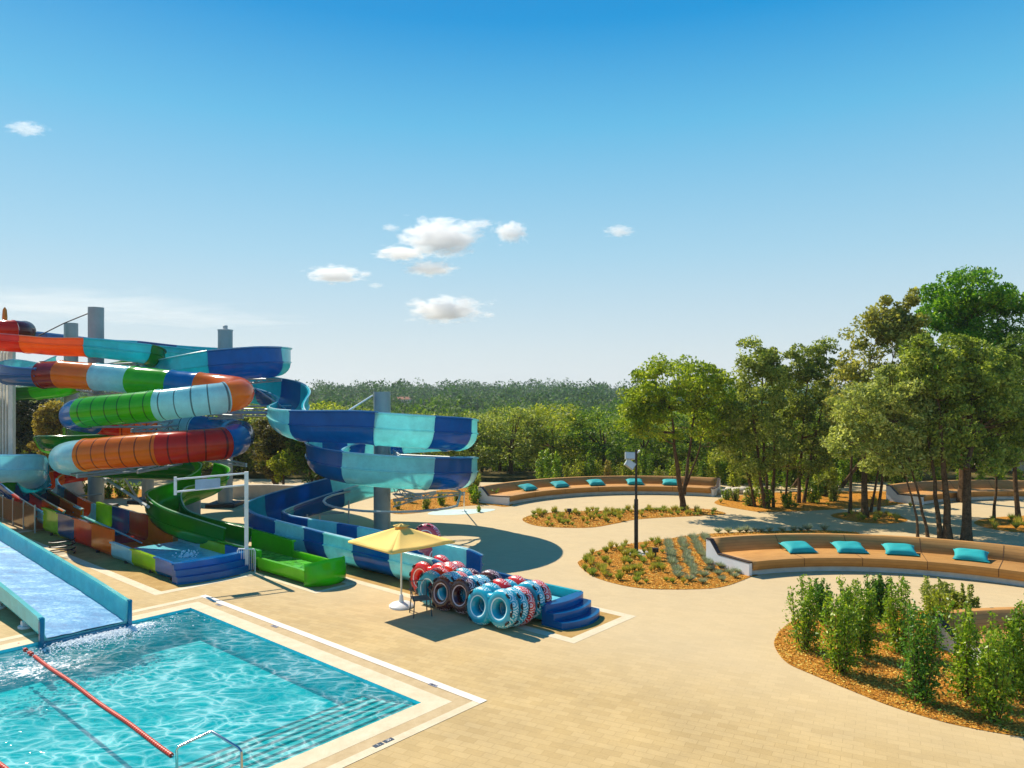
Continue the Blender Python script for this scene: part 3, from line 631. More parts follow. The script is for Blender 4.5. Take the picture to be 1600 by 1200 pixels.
wt = MB(); wt.add([ST(17.4, 1.0, .3), ST(17.4, 3.26, .3), ST(12.5, 3.29, .3), ST(12.5, .98, .3)], [(0, 3, 2, 1)]); wt.build('water', M_WATER, s6, smooth=False)
end_steps(s6, 12.5, tl2, 1.2, .62, 3, .2, fm('mblue'), .12)
# feeders: three lanes side by side
def lane(t, pre=(), cols=('navy', 'red', 'orange', 'sky')):
    L_ = list(pre) + [(ST(s_, t, z_), c, .3, .3) for s_, z_, c in ((29.1, .98, cols[1]), (27.4, .78, cols[2]), (25.7, .62, cols[3]), (24.75, .55, cols[3]))]
    sweep(s6, L_, 'flume', .35, 'feeder_lane')
lane(1.33, [(ST(37, 1.33, 2.3), 'green', .3, .3), (ST(31.2, 1.33, 1.3), 'navy', .3, .3)])
lane(2.06, [(ST(31.6, 2.06, 1.35), 'dgreen', .3, .3), (ST(30.5, 2.06, 1.15), 'navy', .3, .3)], ('navy', 'maroon', 'orange', 'orange'))
lane(2.79, [T(175, 735, 40.5, 'orange', .3, .3), T(130, 741, 40, 'red', .3, .35), T(92, 748, 39.2, 'orange', .3, .4), T(76, 757, 37.8, 'sky', .3, .45), T(78, 768, 36.4, 'navy', .3, .4)], ('navy', 'dred', 'orange', 'sky'))
sweep(s6, [T(-60, 731, 31.2, 'orange', .3, .62), T(6, 732, 31.2, 'sky', .3, .62), T(40, 734, 31.8, 'sky', .3, .62), T(50, 743, 33.6, 'teal', .4, .5), T(52, 756, 35.2, 'teal', .35, .35), T(58, 768, 35.4, 'teal', .3, .3)], 'flume', .58, 'feeder_lane')
lg = MB()
for s_ in (24, 21.5, 19, 16.4, 14.4, 12.9):
    for tt in (1.0, 3.2): lg.box(ST(s_, tt, .05), (.1, .1, .1), POOLROT)
lg.build('foot', M_DARK, s6, smooth=False)
# small foam heaps where the water slows down
def foam(parent, p, r, seed, name='splash'):
    rng = random.Random(seed); bm = bmesh.new()
    for k in range(90):
        q = Vector((rng.gauss(0, r*.5), rng.gauss(0, r*.5), abs(rng.gauss(0, r*.25)))) + p - origin(parent)
        bmesh.ops.create_icosphere(bm, subdivisions=1, radius=rng.uniform(.015, .045)*r/.35, matrix=Matrix.Translation(q))
    me = bpy.data.meshes.new(name); bm.to_mesh(me); bm.free(); me.materials.append(M_FOAM); me.shade_smooth(); o = bpy.data.objects.new(name, me); COL.objects.link(o); o.parent = parent; o['kind'] = 'stuff'
foam(s6, ST(14.6, 2.3, .3), .34, 1); foam(s6, ST(13.2, 2.6, .3), .2, 2); foam(s1, ST(10.4, 6.1, .42), .36, 3)
# ---- 7. wide pale blue slide into the pool
s7 = thing('wide_water_slide', 'broad pale blue slide with running water that drops into the pool', 'water slide', tuple(ST(15, -2.6, 0)))
tC, hw = -2.67, .97
m7 = [(ST(34, tC, 3.3), 'x'), (ST(28, tC, 1.75), 'x'), (ST(22, tC, .85), 'x'), (ST(16, tC, .45), 'x'), (ST(12, tC, .22), 'x'), (ST(9.4, tC, .02), 'x')]
CN['wide'] = 'pale turquoise'; CY['wide'] = (130, 226, 226); CN['x'] = 'pale'
sweep(s7, [(p, 'wide', .56, .56) for p, _ in m7], 'trough', hw, 'slide_body')
def slide_water():
    m, nt, bs, L = nodes_mat('running_slide_water'); tcc = nt.nodes.new('ShaderNodeTexCoord'); mpp = nt.nodes.new('ShaderNodeMapping'); L(tcc.outputs['Object'], mpp.inputs[0]); mpp.inputs['Rotation'].default_value = (0, 0, R(41)); mpp.inputs['Scale'].default_value = (.35, 1, 1)
    n = noise(nt, 2.2, 6, .75, vec=mpp.outputs[0]); n2 = noise(nt, 10, 5, .8)
    f = math_(nt, 'ADD', math_(nt, 'MULTIPLY', n.outputs[0], .6), math_(nt, 'MULTIPLY', n2.outputs[0], .4))
    r = ramp(nt, f, [(.36, S((24, 100, 156))), (.5, S((66, 144, 190))), (.62, S((150, 200, 222)))]); L(r.outputs[0], bs.inputs['Base Color'])
    bs.inputs['Roughness'].default_value = .5; bs.inputs['Specular IOR Level'].default_value = .12; bump(nt, bs, f, .6, .04); return m
pos7 = [p for p, _ in m7]; w7 = MB(); ns_ = 40; nt_ = 10; rr = random.Random(5)
for i in range(ns_+1):
    x = i/ns_*(len(pos7)-1); k = min(int(x), len(pos7)-2); p = crom(pos7, k, x-k)
    for j in range(nt_+1): w7.v.append(tuple(p + E2*((j/nt_-.5)*2*(hw-.07)) + Vector((0, 0, .045+.02*rr.random()))))
for i in range(ns_):
    for j in range(nt_): a = i*(nt_+1)+j; w7.f.append((a, a+1, a+nt_+2, a+nt_+1))
w7.build('running_water', slide_water(), s7)
M_SLIP = fm('wide'); lp = MB()
lipc = [ST(9.42, tC-hw-.07, .62), ST(9.42, tC+hw+.07, .62)]
for sg in (-1, 1):   # end posts of the side walls reaching down into the water
    lp.box(ST(9.38, tC+sg*(hw+.035), .1), (.09, .1, 1.0), POOLROT)
lp.box(ST(9.36, tC, -.12), (2*hw, .08, .24), POOLROT)
CY['lip'] = (0, 140, 180); CN['lip'] = 'x'; lp.build('end_lip', fm('lip'), s7, smooth=False)
sp = MB()
for s_ in (11, 13.5, 16, 19, 22, 26):
    zb = {11: .1, 13.5: .25, 16: .38, 19: .6, 22: .8, 26: 1.3}[s_]
    for sg in (-1, 1):
        sp.tube([ST(s_, tC+sg*.85, 0), ST(s_, tC+sg*.85, zb)], .09, 8); sp.lathe([(.2, 0), (.2, .05)], ST(s_, tC+sg*.85, .0), 12)
    sp.tube([ST(s_, tC-.97, zb), ST(s_, tC+.97, zb)], .09, 8)
sp.build('support_pipe', M_WHITE, s7)
# splash heap at the foot of the wide slide
sh = thing('splash', 'white foaming splash in the pool at the foot of the wide slide', 'splash', tuple(ST(8.95, -2.4, WZ)))
sh['kind'] = 'stuff'
def heap(parent, s0, t0, ls, lt, n, seed):
    rng = random.Random(seed); bm = bmesh.new()
    for k in range(n):
        q = ST(s0+rng.gauss(0, ls), t0+rng.gauss(0, lt), WZ+abs(rng.gauss(0, .025))) - origin(parent)
        bmesh.ops.create_icosphere(bm, subdivisions=1, radius=rng.uniform(.006, .028), matrix=Matrix.Translation(q) @ Matrix.Diagonal((1, 1, .6, 1)))
    me = bpy.data.meshes.new('foam'); bm.to_mesh(me); bm.free(); me.materials.append(M_FOAM); me.shade_smooth(); o = bpy.data.objects.new('foam', me); COL.objects.link(o); o.parent = parent
heap(sh, 9.0, -2.5, .14, .6, 1500, 9); heap(sh, 8.6, -2.6, .3, .9, 600, 10)
# ---------------------------------------------------------------- benches
def wood_mat(name, a, b):
    m, nt, bs, L = nodes_mat(name); t = nt.nodes.new('ShaderNodeTexCoord'); sp = nt.nodes.new('ShaderNodeSeparateXYZ'); L(t.outputs['UV'], sp.inputs[0])
    f = math_(nt, 'FRACT', math_(nt, 'MULTIPLY', sp.outputs[1], 1.0)); line = math_(nt, 'LESS_THAN', f, .07)
    cell = math_(nt, 'FLOOR', sp.outputs[1]); cb = nt.nodes.new('ShaderNodeCombineXYZ'); L(math_(nt, 'MULTIPLY', sp.outputs[0], 1.2), cb.inputs[0]); L(math_(nt, 'MULTIPLY', cell, 7.3), cb.inputs[1])
    n = noise(nt, 1.5, 5, .6, vec=cb.outputs[0]); r = ramp(nt, n.outputs[0], [(.3, S(a)), (.7, S(b))])
    c = mixc(nt, math_(nt, 'MULTIPLY', line, .65), r.outputs[0], (.06, .03, .012, 1)); L(c, bs.inputs['Base Color']); bs.inputs['Roughness'].default_value = .6
    bs.inputs['Specular IOR Level'].default_value = .3; return m
M_WOOD = wood_mat('honey_timber_slats', (168, 120, 62), (188, 140, 78)); M_PLAST = simple('whitewashed_plaster', (222, 222, 222), .8, 0, .05, 2, .1, 60)
M_PLINTH = simple('pale_grey_plinth', (206, 206, 204), .8)
def arc_bench(label, C, Rf, a0, a1, depth=1.6, z=.46, zb=.86, nb=12):
    mid = R((a0+a1)/2); C = Vector(C)
    def P(a, r, zz): return Vector((C.x+r*math.cos(a), C.y+r*math.sin(a), zz))
    th = thing('curved_bench', label, 'bench', tuple(P(mid, Rf+.8, 0)), 0, 'long curved timber benches')
    prof = [(0, z-.27), (0, z), (depth, z-.02), (depth+.42, zb), (depth+.62, zb), (depth+.62, z-.27)]
    vv = [0, 3, 14, 19, 20, 26]
    A0, A1 = R(a0), R(a1); n = 48
    def strip(i0, i1, name, mat, lab=None):
        m = MB(); m.uv = []
        for k in range(n+1):
            a = A0+(A1-A0)*k/n
            for i in range(i0, i1+1): r_, zz = prof[i]; m.v.append(tuple(P(a, Rf+r_, zz))); m.uv.append((Rf*abs(a-A0), vv[i]))
        w = i1-i0+1
        for k in range(n):
            for i in range(w-1): m.f.append((k*w+i, k*w+i+1, (k+1)*w+i+1, (k+1)*w+i))
        o = m.build(name, mat, th, angle=25)
        if lab: o['label'] = lab
        md = o.modifiers.new('t', 'SOLIDIFY'); md.thickness = .03; md.offset = 0; return o
    strip(0, 2, 'seat', M_WOOD); strip(2, 4, 'backrest', M_WOOD)
    m = MB()
    pl = [(.13, .0), (.13, z-.26), (depth+.5, z-.26), (depth+.5, .0)]
    for k in range(n+1):
        a = A0+(A1-A0)*k/n
        for r_, zz in pl: m.v.append(tuple(P(a, Rf+r_, zz)))
    for k in range(n):
        for i in range(3): m.f.append((k*4+i, k*4+i+1, (k+1)*4+i+1, (k+1)*4+i))
    m.build('plinth', M_PLINTH, th, angle=25)
    for a, sg in ((A0, -1), (A1, 1)):
        da = sg*.02/Rf; e = MB(); pr = [(0.02, 0), (0.02, z-.03), (depth, z-.05), (depth+.42, zb-.03), (depth+.62, zb-.03), (depth+.62, 0)]; N = len(pr)
        for aa in (a+da, a+da*7):
            for r_, zz in pr: e.v.append(tuple(P(aa, Rf+r_, zz)))
        e.f = [tuple(range(N)), tuple(reversed(range(N, 2*N)))] + [(i, (i+1) % N, N+(i+1) % N, N+i) for i in range(N)]
        o = e.build('end_wall', M_PLAST, th, smooth=False)
        cp = MB(); rim_ = [(0.0, z-.0), (depth, z-.02), (depth+.42, zb), (depth+.62, zb)]
        for aa in (a+da, a+da*7.6):
            for dz in (.012, -.03):
                for r_, zz in rim_: cp.v.append(tuple(P(aa, Rf+r_, zz+dz)))
        M4 = 4
        for i in range(3): cp.f += [(i, i+1, 8+i+1, 8+i), (4+i, 12+i, 12+i+1, 4+i+1), (8+i, 8+i+1, 12+i+1, 12+i), (i, 4+i, 4+i+1, i+1)]
        cp.f += [(0, 8, 12, 4), (3, 7, 15, 11)]
        cp.build('end_trim', simple('dark_brown_trim', (60, 42, 30), .6), th, smooth=False)
    # panel joints across the seat and back
    kk = max(2, int(abs(A1-A0)*Rf/1.9))
    for q in range(1, kk):
        a = A0+(A1-A0)*q/kk; w = .008/Rf; j = MB()
        pr = [(-.012, z-.25), (-.012, z+.008), (depth-.01, z-.008), (depth+.42, zb+.008)]
        for aa in (a-w, a+w):
            for r_, zz in pr: j.v.append(tuple(P(aa, Rf+r_-.008, zz+.01)))
        b = 0
        for i in range(3): j.f.append((b+i, b+i+1, b+4+i+1, b+4+i))
        j.build('panel_joint', simple('dark_gap', (70, 44, 22), .9), th, smooth=False)
    return th, C, Rf
BN = arc_bench('curved timber bench with white end wall nearest the lamp post, four cushions on it', (10.7, 17.15), 7.35, 22, 113, 1.55)
BFAR = arc_bench('long curved bench at the back in front of the hedge, five cushions on it', (7.4, 34.1), 8.9, 63.5, 147.5, 1.3)
BSH = arc_bench('curved bench in the shade of the big trees at the far right', (27.5, 31.5), 9.4, 40, 127, 1.3)
BPL = arc_bench('bench end of white wall and timber behind the shrubs at the right edge', (12.7, 9.3), 7.0, 50, 108, 1.0, .42, .75)
M_CUSH = simple('turquoise_cushion_cloth', (10, 158, 158), .75, 0, .1, 3, .25, 25)
def cushion(label, p, rz, w=1.0, d=.8, h=.26, tilt=0.0):
    c = thing('cushion', label, 'cushion', (0, 0, 0), 0, 'turquoise cushions on the benches'); m = MB(); n = 14; rg = random.Random(int(p.x*100))
    ph = [rg.uniform(0, 6) for _ in range(4)]
    for side in (1, -1):
        for i in range(n+1):
            for j in range(n+1):
                u, v = i/n*2-1, j/n*2-1; pin = 1-.12*(1-abs(v)**2)*abs(u)**3; pin2 = 1-.12*(1-abs(u)**2)*abs(v)**3
                hh = h/2*(max(0, (1-u**4))*max(0, (1-v**4)))**.55 + (.012*math.sin(5*u+ph[0])*math.cos(4*v+ph[1]))*(1-abs(u)**3)*(1-abs(v)**3)
                m.v.append((u*w/2*pin, v*d/2*pin2, side*hh))
    N = (n+1)**2
    for i in range(n):
        for j in range(n):
            a = i*(n+1)+j; m.f.append((a, a+n+1, a+n+2, a+1)); m.f.append((N+a, N+a+1, N+a+n+2, N+a+n+1))
    o = m.build('cover', M_CUSH, c, world=False, angle=60)
    pp = MB(); ed = []
    for i in range(n+1): ed.append((i/n*2-1, -1))
    for i in range(1, n+1): ed.append((1, i/n*2-1))
    for i in range(1, n+1): ed.append((1-i/n*2, 1))
    for i in range(1, n): ed.append((-1, 1-i/n*2))
    pts = [(u*w/2*(1-.12*(1-abs(v)**2)*abs(u)**3), v*d/2*(1-.12*(1-abs(u)**2)*abs(v)**3), 0) for u, v in ed]; pp.tube(pts+[pts[0]], .012, 5); pp.build('piping', M_CUSH, c, world=False)
    c.location = p; c.rotation_euler = (tilt, 0, rz); return c
def on_bench(B, u, dr, lab, zz=.46, **k):
    th, C, Rf = B; x = (u-800)/FPX; # point on the seat seen in this direction
    r = Rf+dr; bq = x*C.x+C.y; a2 = 1+x*x; cc = C.x**2+C.y**2-r*r; y = (bq+math.sqrt(bq*bq-a2*cc))/a2; p = Vector((x*y, y, 0))
    ang = math.atan2(p.y-C.y, p.x-C.x); p.z = zz+.13
    return cushion(lab, p, ang-math.pi/2, **k)
for u, lab in zip((1247, 1327, 1406, 1517), ('turquoise cushion at the white end wall of the near bench, the leftmost of its four', 'second turquoise cushion from the left on the near bench', 'third turquoise cushion from the left on the near bench', 'turquoise cushion in tree shade on the near bench, rightmost in the photo')):
    on_bench(BN, u, 1.08, lab, w=1.02, d=.85, h=.28, tilt=.2)
for u, lab in zip((825, 875, 931, 992, 1048), ('turquoise cushion at the left end of the far bench', 'second turquoise cushion from the left on the far bench', 'middle turquoise cushion of five on the far bench', 'turquoise cushion behind the lamp post on the far bench', 'turquoise cushion on the far bench beside the forked tree trunk')):
    on_bench(BFAR, u, .82, lab, w=1.0, d=.72, h=.27, tilt=.28, zz=.5)

# ---------------------------------------------------------------- yellow parasol and chair
up = G(627, 948)
um = thing('parasol', 'square yellow parasol on a white pole beside the stacked rafts', 'parasol', tuple(up))
M_CANV = simple('yellow_canvas', (244, 200, 104), .85, 0, .05, 2, .15, 120)
zc, zt, hd = 1.84, 2.26, 1.5
cc = up + Vector((0, 0, 0)); m = MB(); nseg = 8
cor = [Vector((-1.48, -.02, zc)), Vector((-.02, -1.5, zc)), Vector((1.5, -.02, zc)), Vector((0, 1.5, zc))]
for q in range(4):
    a, b = cor[q], cor[(q+1) % 4]; base = len(m.v); N = 8
    for i in range(N+1):
        for j in range(N+1):
            f = i/N; e = a.lerp(b, j/N); p = Vector((0, 0, zt)).lerp(e, f); p.z -= .07*math.sin(math.pi*j/N)*math.sin(math.pi*f*.9); m.v.append(tuple(cc+p))
    for i in range(N):
        for j in range(N): k = base+i*(N+1)+j; m.f.append((k, k+N+1, k+N+2, k+1))
    e0 = [cc+a.lerp(b, j/N) for j in range(N+1)]; base = len(m.v)
    for p in e0: m.v += [tuple(p), tuple(p-Vector((0, 0, .055)))]
    for j in range(N): k = base+2*j; m.f.append((k, k+1, k+3, k+2))
o = m.build('canopy', M_CANV, um, angle=20); md = o.modifiers.new('t', 'SOLIDIFY'); md.thickness = .008
m = MB(); 
for q in range(4):
    a, b = cor[q]*.16, cor[(q+1) % 4]*.16; N = 6; base = len(m.v)
    for i in range(2):
        for j in range(N+1):
            e = a.lerp(b, j/N) if i else Vector((0, 0, 0)); p = Vector((e.x, e.y, zt+.07-.06*i - (.03*(1-abs(2*j/N-1)) if i else 0))); m.v.append(tuple(cc+p))
    for j in range(N): k = base+j; m.f.append((k, k+N+1, k+N+2, k+1))
o = m.build('vent_cap', M_CANV, um, angle=20); md = o.modifiers.new('t', 'SOLIDIFY'); md.thickness = .008
M_CREAM = simple('cream_painted_metal', (236, 228, 204), .45)
MB().tube([cc+Vector((0, 0, .1)), cc+Vector((0, 0, zt))], .026, 10).build('pole', M_CREAM, um)
MB().lathe([(.34, 0), (.34, .05), (.28, .1), (.07, .14), (.05, .34)], cc, 28).build('base', M_WHITE, um)
for q in range(4):
    mm = MB(); mm.tube([cc+Vector((0, 0, zt-.03)), cc+cor[q]+Vector((0, 0, -.02))], .012, 5); mm.tube([cc+Vector((0, 0, 1.55)), cc+cor[q]*.5+Vector((0, 0, (zt+zc)/2-zc*.5-.05))], .01, 5); mm.build('rib', M_CREAM, um)
chp = G(657, 960); chr_ = R(20)
cht = thing('metal_chair', 'dark grey metal garden chair under the yellow parasol', 'chair', tuple(chp), chr_)
M_CHAIR = simple('dark_grey_powder_coat', (62, 72, 74), .45)
def cb(name, fn): 
    mm = MB(); fn(mm); return mm.build(name, M_CHAIR, cht, world=False)
for sx_ in (-1, 1):
    cb('leg', lambda q: q.tube([(sx_*.25, -.27, 0), (sx_*.21, -.22, .43)], .016, 6)); cb('leg', lambda q: q.tube([(sx_*.24, .27, 0), (sx_*.21, .2, .43)], .016, 6))
    cb('armrest', lambda q: q.tube([(sx_*.24, -.22, .43), (sx_*.27, -.2, .64), (sx_*.26, .22, .66)], .014, 6))
cb('seat', lambda q: q.box((0, 0, .44), (.46, .46, .022)))
def _bk(q):
    q.tube([(-.21, .22, .44), (-.22, .3, .84), (.22, .3, .84), (.21, .22, .44)], .016, 6)
    for k in range(9): x = -.17+.0425*k; q.tube([(x, .225, .46), (x, .298, .84)], .008, 4)
cb('backrest', _bk)

# ---------------------------------------------------------------- figure-eight rafts
def raft_mat(name, a, b):
    m, nt, bs, L = nodes_mat(name); t = nt.nodes.new('ShaderNodeTexCoord'); sp = nt.nodes.new('ShaderNodeSeparateXYZ'); L(t.outputs['Object'], sp.inputs[0])
    # printed curls: rings round scattered points, on the outer rim only
    v = nt.nodes.new('ShaderNodeTexVoronoi'); v.inputs['Scale'].default_value = 5.2; v.inputs['Randomness'].default_value = .8; L(t.outputs['Object'], v.inputs['Vector'])
    w = math_(nt, 'SINE', math_(nt, 'MULTIPLY', v.outputs['Distance'], 25)); lines = math_(nt, 'GREATER_THAN', w, .25)
    ax = math_(nt, 'MAXIMUM', math_(nt, 'SUBTRACT', math_(nt, 'ABSOLUTE', sp.outputs[0]), .37), 0)
    rr_ = math_(nt, 'SQRT', math_(nt, 'ADD', math_(nt, 'MULTIPLY', ax, ax), math_(nt, 'MULTIPLY', sp.outputs[2], sp.outputs[2])))
    outer_ = math_(nt, 'GREATER_THAN', rr_, .40); side = math_(nt, 'GREATER_THAN', sp.outputs[1], -.13)
    msk = math_(nt, 'MULTIPLY', lines, math_(nt, 'MULTIPLY', outer_, side))
    # white ring printed round each hole
    hx = math_(nt, 'SUBTRACT', math_(nt, 'ABSOLUTE', sp.outputs[0]), .37); hr = math_(nt, 'SQRT', math_(nt, 'ADD', math_(nt, 'MULTIPLY', hx, hx), math_(nt, 'MULTIPLY', sp.outputs[2], sp.outputs[2])))
    rg = math_(nt, 'LESS_THAN', math_(nt, 'ABSOLUTE', math_(nt, 'SUBTRACT', hr, .262)), .014)
    c = mixc(nt, math_(nt, 'MAXIMUM', math_(nt, 'MULTIPLY', msk, .8), rg), S(a), S(b)); L(c, bs.inputs['Base Color'])
    bs.inputs['Roughness'].default_value = .25; bs.inputs['Coat Weight'].default_value = .4; n = noise(nt, 9, 3); bump(nt, bs, n.outputs[0], .25, .02); return m
RM = dict(cyan=raft_mat('cyan_vinyl', (20, 160, 184), (214, 236, 238)), red=raft_mat('red_vinyl', (214, 28, 18), (240, 214, 210)), maroon=raft_mat('maroon_vinyl', (70, 22, 28), (220, 190, 190)), pink=raft_mat('pink_vinyl', (208, 70, 80), (244, 224, 226)))
M_HAND = simple('black_rubber_handle', (16, 18, 20), .5)
def raft_mesh():
    """figure-eight inflatable standing upright: x along it, z up, y its thickness; origin at its centre"""
    r, Rc, off = .165, .325, .37; out = []
    m = MB(); nu, nv = 96, 18
    # outer contour of two overlapping rings, inner hole contours: two tori whose overlap makes the waist
    for sg in (-1, 1):
        b = len(m.v); N = 44
        for i in range(N):
            a = 2*math.pi*i/N
            for j in range(nv):
                q = 2*math.pi*j/nv; lump = 1+.012*math.sin(a*9); m.v.append((sg*off+(Rc+r*lump*math.cos(q))*math.cos(a), r*math.sin(q), (Rc+r*lump*math.cos(q))*math.sin(a)))
        for i in range(N):
            for j in range(nv): m.f.append((b+i*nv+j, b+i*nv+(j+1) % nv, b+((i+1) % N)*nv+(j+1) % nv, b+((i+1) % N)*nv+j))
    b = len(m.v); K = 9     # web filling the waist
    prof_ = [(-.17, .30, .1), (-.09, .36, .14), (0, .33, .15), (.09, .36, .14), (.17, .30, .1)]
    for sgn in (1, -1):
        b = len(m.v)
        for x, z, ry in prof_:
            for j in range(12): q = 2*math.pi*j/12; m.v.append((x, ry*math.sin(q), sgn*(z-.09)+.11*math.cos(q)))
        for i in range(4):
            for j in range(12): m.f.append((b+i*12+j, b+i*12+(j+1) % 12, b+(i+1)*12+(j+1) % 12, b+(i+1)*12+j))
    return m
RAFT = raft_mesh(); RAFT_ME = {}
HANDS = []
for sg in (-1, 1):
    for a in (50, 130, 230, 310):
        if (a in (130, 230)) == (sg == 1): a = {130: 12, 230: 348}.get(a, a) if sg == 1 else a
        if sg == -1 and a in (50, 310): a = {50: 168, 310: 192}[a]
        an = R(a); c_ = Vector((sg*.37+.43*math.cos(an), -.145, .43*math.sin(an)))
        _h = MB(); HANDS.append(_h); _h.tube([c_+Vector((-math.sin(an), 0, math.cos(an)))*-.075+Vector((0, .03, 0)), c_+Vector((-math.sin(an), 0, math.cos(an)))*-.04, c_+Vector((-math.sin(an), 0, math.cos(an)))*.04, c_+Vector((-math.sin(an), 0, math.cos(an)))*.075+Vector((0, .03, 0))], [.02, .032, .032, .02], 6)
def raft(cname, p, lean, yaw, label, roll=0.0):
    t = thing('inflatable_raft', label, 'raft', (0, 0, 0), 0, 'inflatable rafts stacked on edge')
    if cname not in RAFT_ME:
        o = RAFT.build('tube_body', RM[cname], t, world=False, angle=70); RAFT_ME[cname] = o.data
    else:
        o = bpy.data.objects.new('tube_body', RAFT_ME[cname]); COL.objects.link(o); o.parent = t
    if 'h' not in RAFT_ME: RAFT_ME['h'] = [hh.build('handle', M_HAND, t, world=False).data for hh in HANDS]
    else:
        for hd_ in RAFT_ME['h']: h = bpy.data.objects.new('handle', hd_); COL.objects.link(h); h.parent = t
    t.location = p; t.rotation_mode = 'XYZ'; t.rotation_euler = Matrix.Rotation(yaw, 3, 'Z').to_4x4().to_3x3().__matmul__(Matrix.Rotation(lean, 3, 'X')).__matmul__(Matrix.Rotation(roll, 3, 'Y')).to_euler(); return t
YAW = math.atan2(-.656, .755)
def stack(base, cols, labs, lean=-.16, pitch=.335, step=E2, roll=.0):
    for k, (c, l) in enumerate(zip(cols, labs)):
        p = base + step*pitch*k; p.z = .5-.0; raft(c, p, lean, YAW+(.04 if k % 2 else -.03), l, roll+.1*(k % 3-1))
bs1 = G(764, 981)+E2*.12
stack(bs1, ['cyan', 'cyan', 'red', 'cyan', 'red'], ['cyan double raft at the very front of the near stack', 'second cyan double raft in the near stack', 'red double raft in the middle of the near stack', 'cyan double raft between the two red ones of the near stack', 'red double raft at the back of the near stack beside the blue steps'])
bs2 = G(703, 959)+E2*.15
stack(bs2, ['maroon', 'cyan', 'cyan', 'maroon'], ['dark maroon double raft with white curls fronting the middle stack', 'cyan double raft just behind the maroon one', 'second cyan double raft behind the maroon one', 'dark pink rimmed raft at the back of the middle stack'])
bs3 = G(683, 950)+E2*.1
stack(bs3, ['cyan', 'red', 'red'], ['cyan double raft behind the metal chair', 'red double raft directly behind the one by the chair', 'farthest red double raft of the stack behind the chair'])
bs4 = G(662, 934)+E2*.3
stack(bs4, ['red', 'red', 'red'], ['bright red double raft leftmost of all, right of the parasol pole', 'red double raft tucked behind the leftmost one', 'last red double raft of the leftmost stack, against the blue slide'])
raft('pink', PD(676, 856, 24.0), -.2, YAW+.5, 'pink and red raft lying in the blue run-out behind the parasol', .9)

# ---------------------------------------------------------------- floodlight mast
lp_ = G(994, 864)
lm = thing('floodlight_mast', 'slim black lamp post with two floodlights standing in the mulch bed', 'lamp post', tuple(lp_))
M_BLK = simple('black_powder_coat', (26, 24, 24), .45)
MB().tube([lp_, lp_+Vector((0, 0, 2.0))], .075, 12).tube([lp_+Vector((0, 0, 2.0)), lp_+Vector((0, 0, 3.85))], .045, 12).build('pole', M_BLK, lm)
MB().lathe([(.17, 0), (.17, .03)], lp_, 16).build('base_plate', M_BLK, lm)
MB().lathe([(.55, 0), (.5, .03)], lp_-Vector((0, 0, .0)), 20).build('footing', simple('pale_concrete', (190, 186, 176), .8), lm)
M_LENS = simple('floodlight_lens', (196, 206, 208), .2)
for dz, tl_ in ((3.62, .05), (3.3, .6)):
    fx_ = MB(); c = lp_+Vector((-.24, -.06, dz)); MM = (Matrix.Rotation(tl_, 3, 'Y') @ Matrix.Rotation(-.25, 3, 'X'))
    fx_.box(c, (.36, .16, .26), M=MM); h = fx_.build('floodlight', simple('light_grey_housing', (176, 182, 180), .5), lm, smooth=False)
    MB().box(c+MM @ Vector((0, -.083, 0)), (.31, .01, .21), M=MM).build('lens', M_LENS, h, smooth=False)
    MB().tube([lp_+Vector((0, 0, dz)), c], .018, 6).build('bracket', M_BLK, lm)
MB().tube([lp_+Vector((0, 0, 3.7)), lp_+Vector((.14, 0, 3.82))], .03, 8).build('camera_head', M_WHITE, lm)
# low garden lights
for (u, v, lab) in ((1024, 875, 'short black garden light in the bed beside the lamp post'), (889.5, 809, 'short black garden light in the long thin bed before the far bench')):
    p = G(u, v); t = thing('garden_light', lab, 'garden light', tuple(p)); MB().tube([p, p+Vector((0, 0, .3))], .04, 8).build('post', M_BLK, t); MB().box(p+Vector((0, 0, .36)), (.2, .16, .14)).build('lamp_head', M_BLK, t, smooth=False)
# ---------------------------------------------------------------- white post with the hanging sign rail
wp = G(385, 892); wt_ = thing('sign_gantry', 'white square post with an arm of two rails that holds a blue translucent sign', 'sign post', tuple(wp))
e_ = Vector((-10.75, 23.5, 0))
MB().box(wp+Vector((0, 0, 1.66)), (.13, .13, 3.32), R(20)).build('post', M_WHITE, wt_, smooth=False)
MB().tube([wp+Vector((0, 0, 3.27)), e_+Vector((0, 0, 3.2))], .03, 8).build('rail', M_WHITE, wt_)
MB().tube([wp+Vector((0, 0, 2.88)), e_+Vector((0, 0, 2.8))], .03, 8).build('rail', M_WHITE, wt_)
MB().tube([e_+Vector((0, 0, 2.7)), e_+Vector((0, 0, 3.28))], .05, 8).build('end_bracket', M_WHITE, wt_)
a, b = wp.lerp(e_, .38), wp.lerp(e_, .73)
pn = MB(); pn.box((a+b)/2+Vector((0, 0, 3.0)), ((b-a).length, .02, .3), math.atan2(b.y-a.y, b.x-a.x)); pn.build('sign_panel', simple('pale_blue_sign_panel', (150, 178, 205), .3), wt_, smooth=False)
# small railing by the green slide
rp_ = G(388, 887)+Vector((-.1, .5, 0)); rl = thing('barrier_railing', 'small white tubular railing between the white post and the green slide', 'railing', tuple(rp_))
f_ = MB(); d_ = (E1*-1.0); q0 = G(371, 893); q1 = q0+Vector((.62, -.08, 0))
f_.tube([q0, q0+Vector((0, 0, .68)), q0.lerp(q1, .06)+Vector((0, 0, .76)), q0.lerp(q1, .94)+Vector((0, 0, .76)), q1+Vector((0, 0, .68)), q1], .022, 8); f_.build('frame', M_WHITE, rl)
for k in range(1, 9):
    a = q0.lerp(q1, k/9); MB().tube([a+Vector((0, 0, .08)), a+Vector((0, 0, .75))], .009, 5).build('bar', M_WHITE, rl)
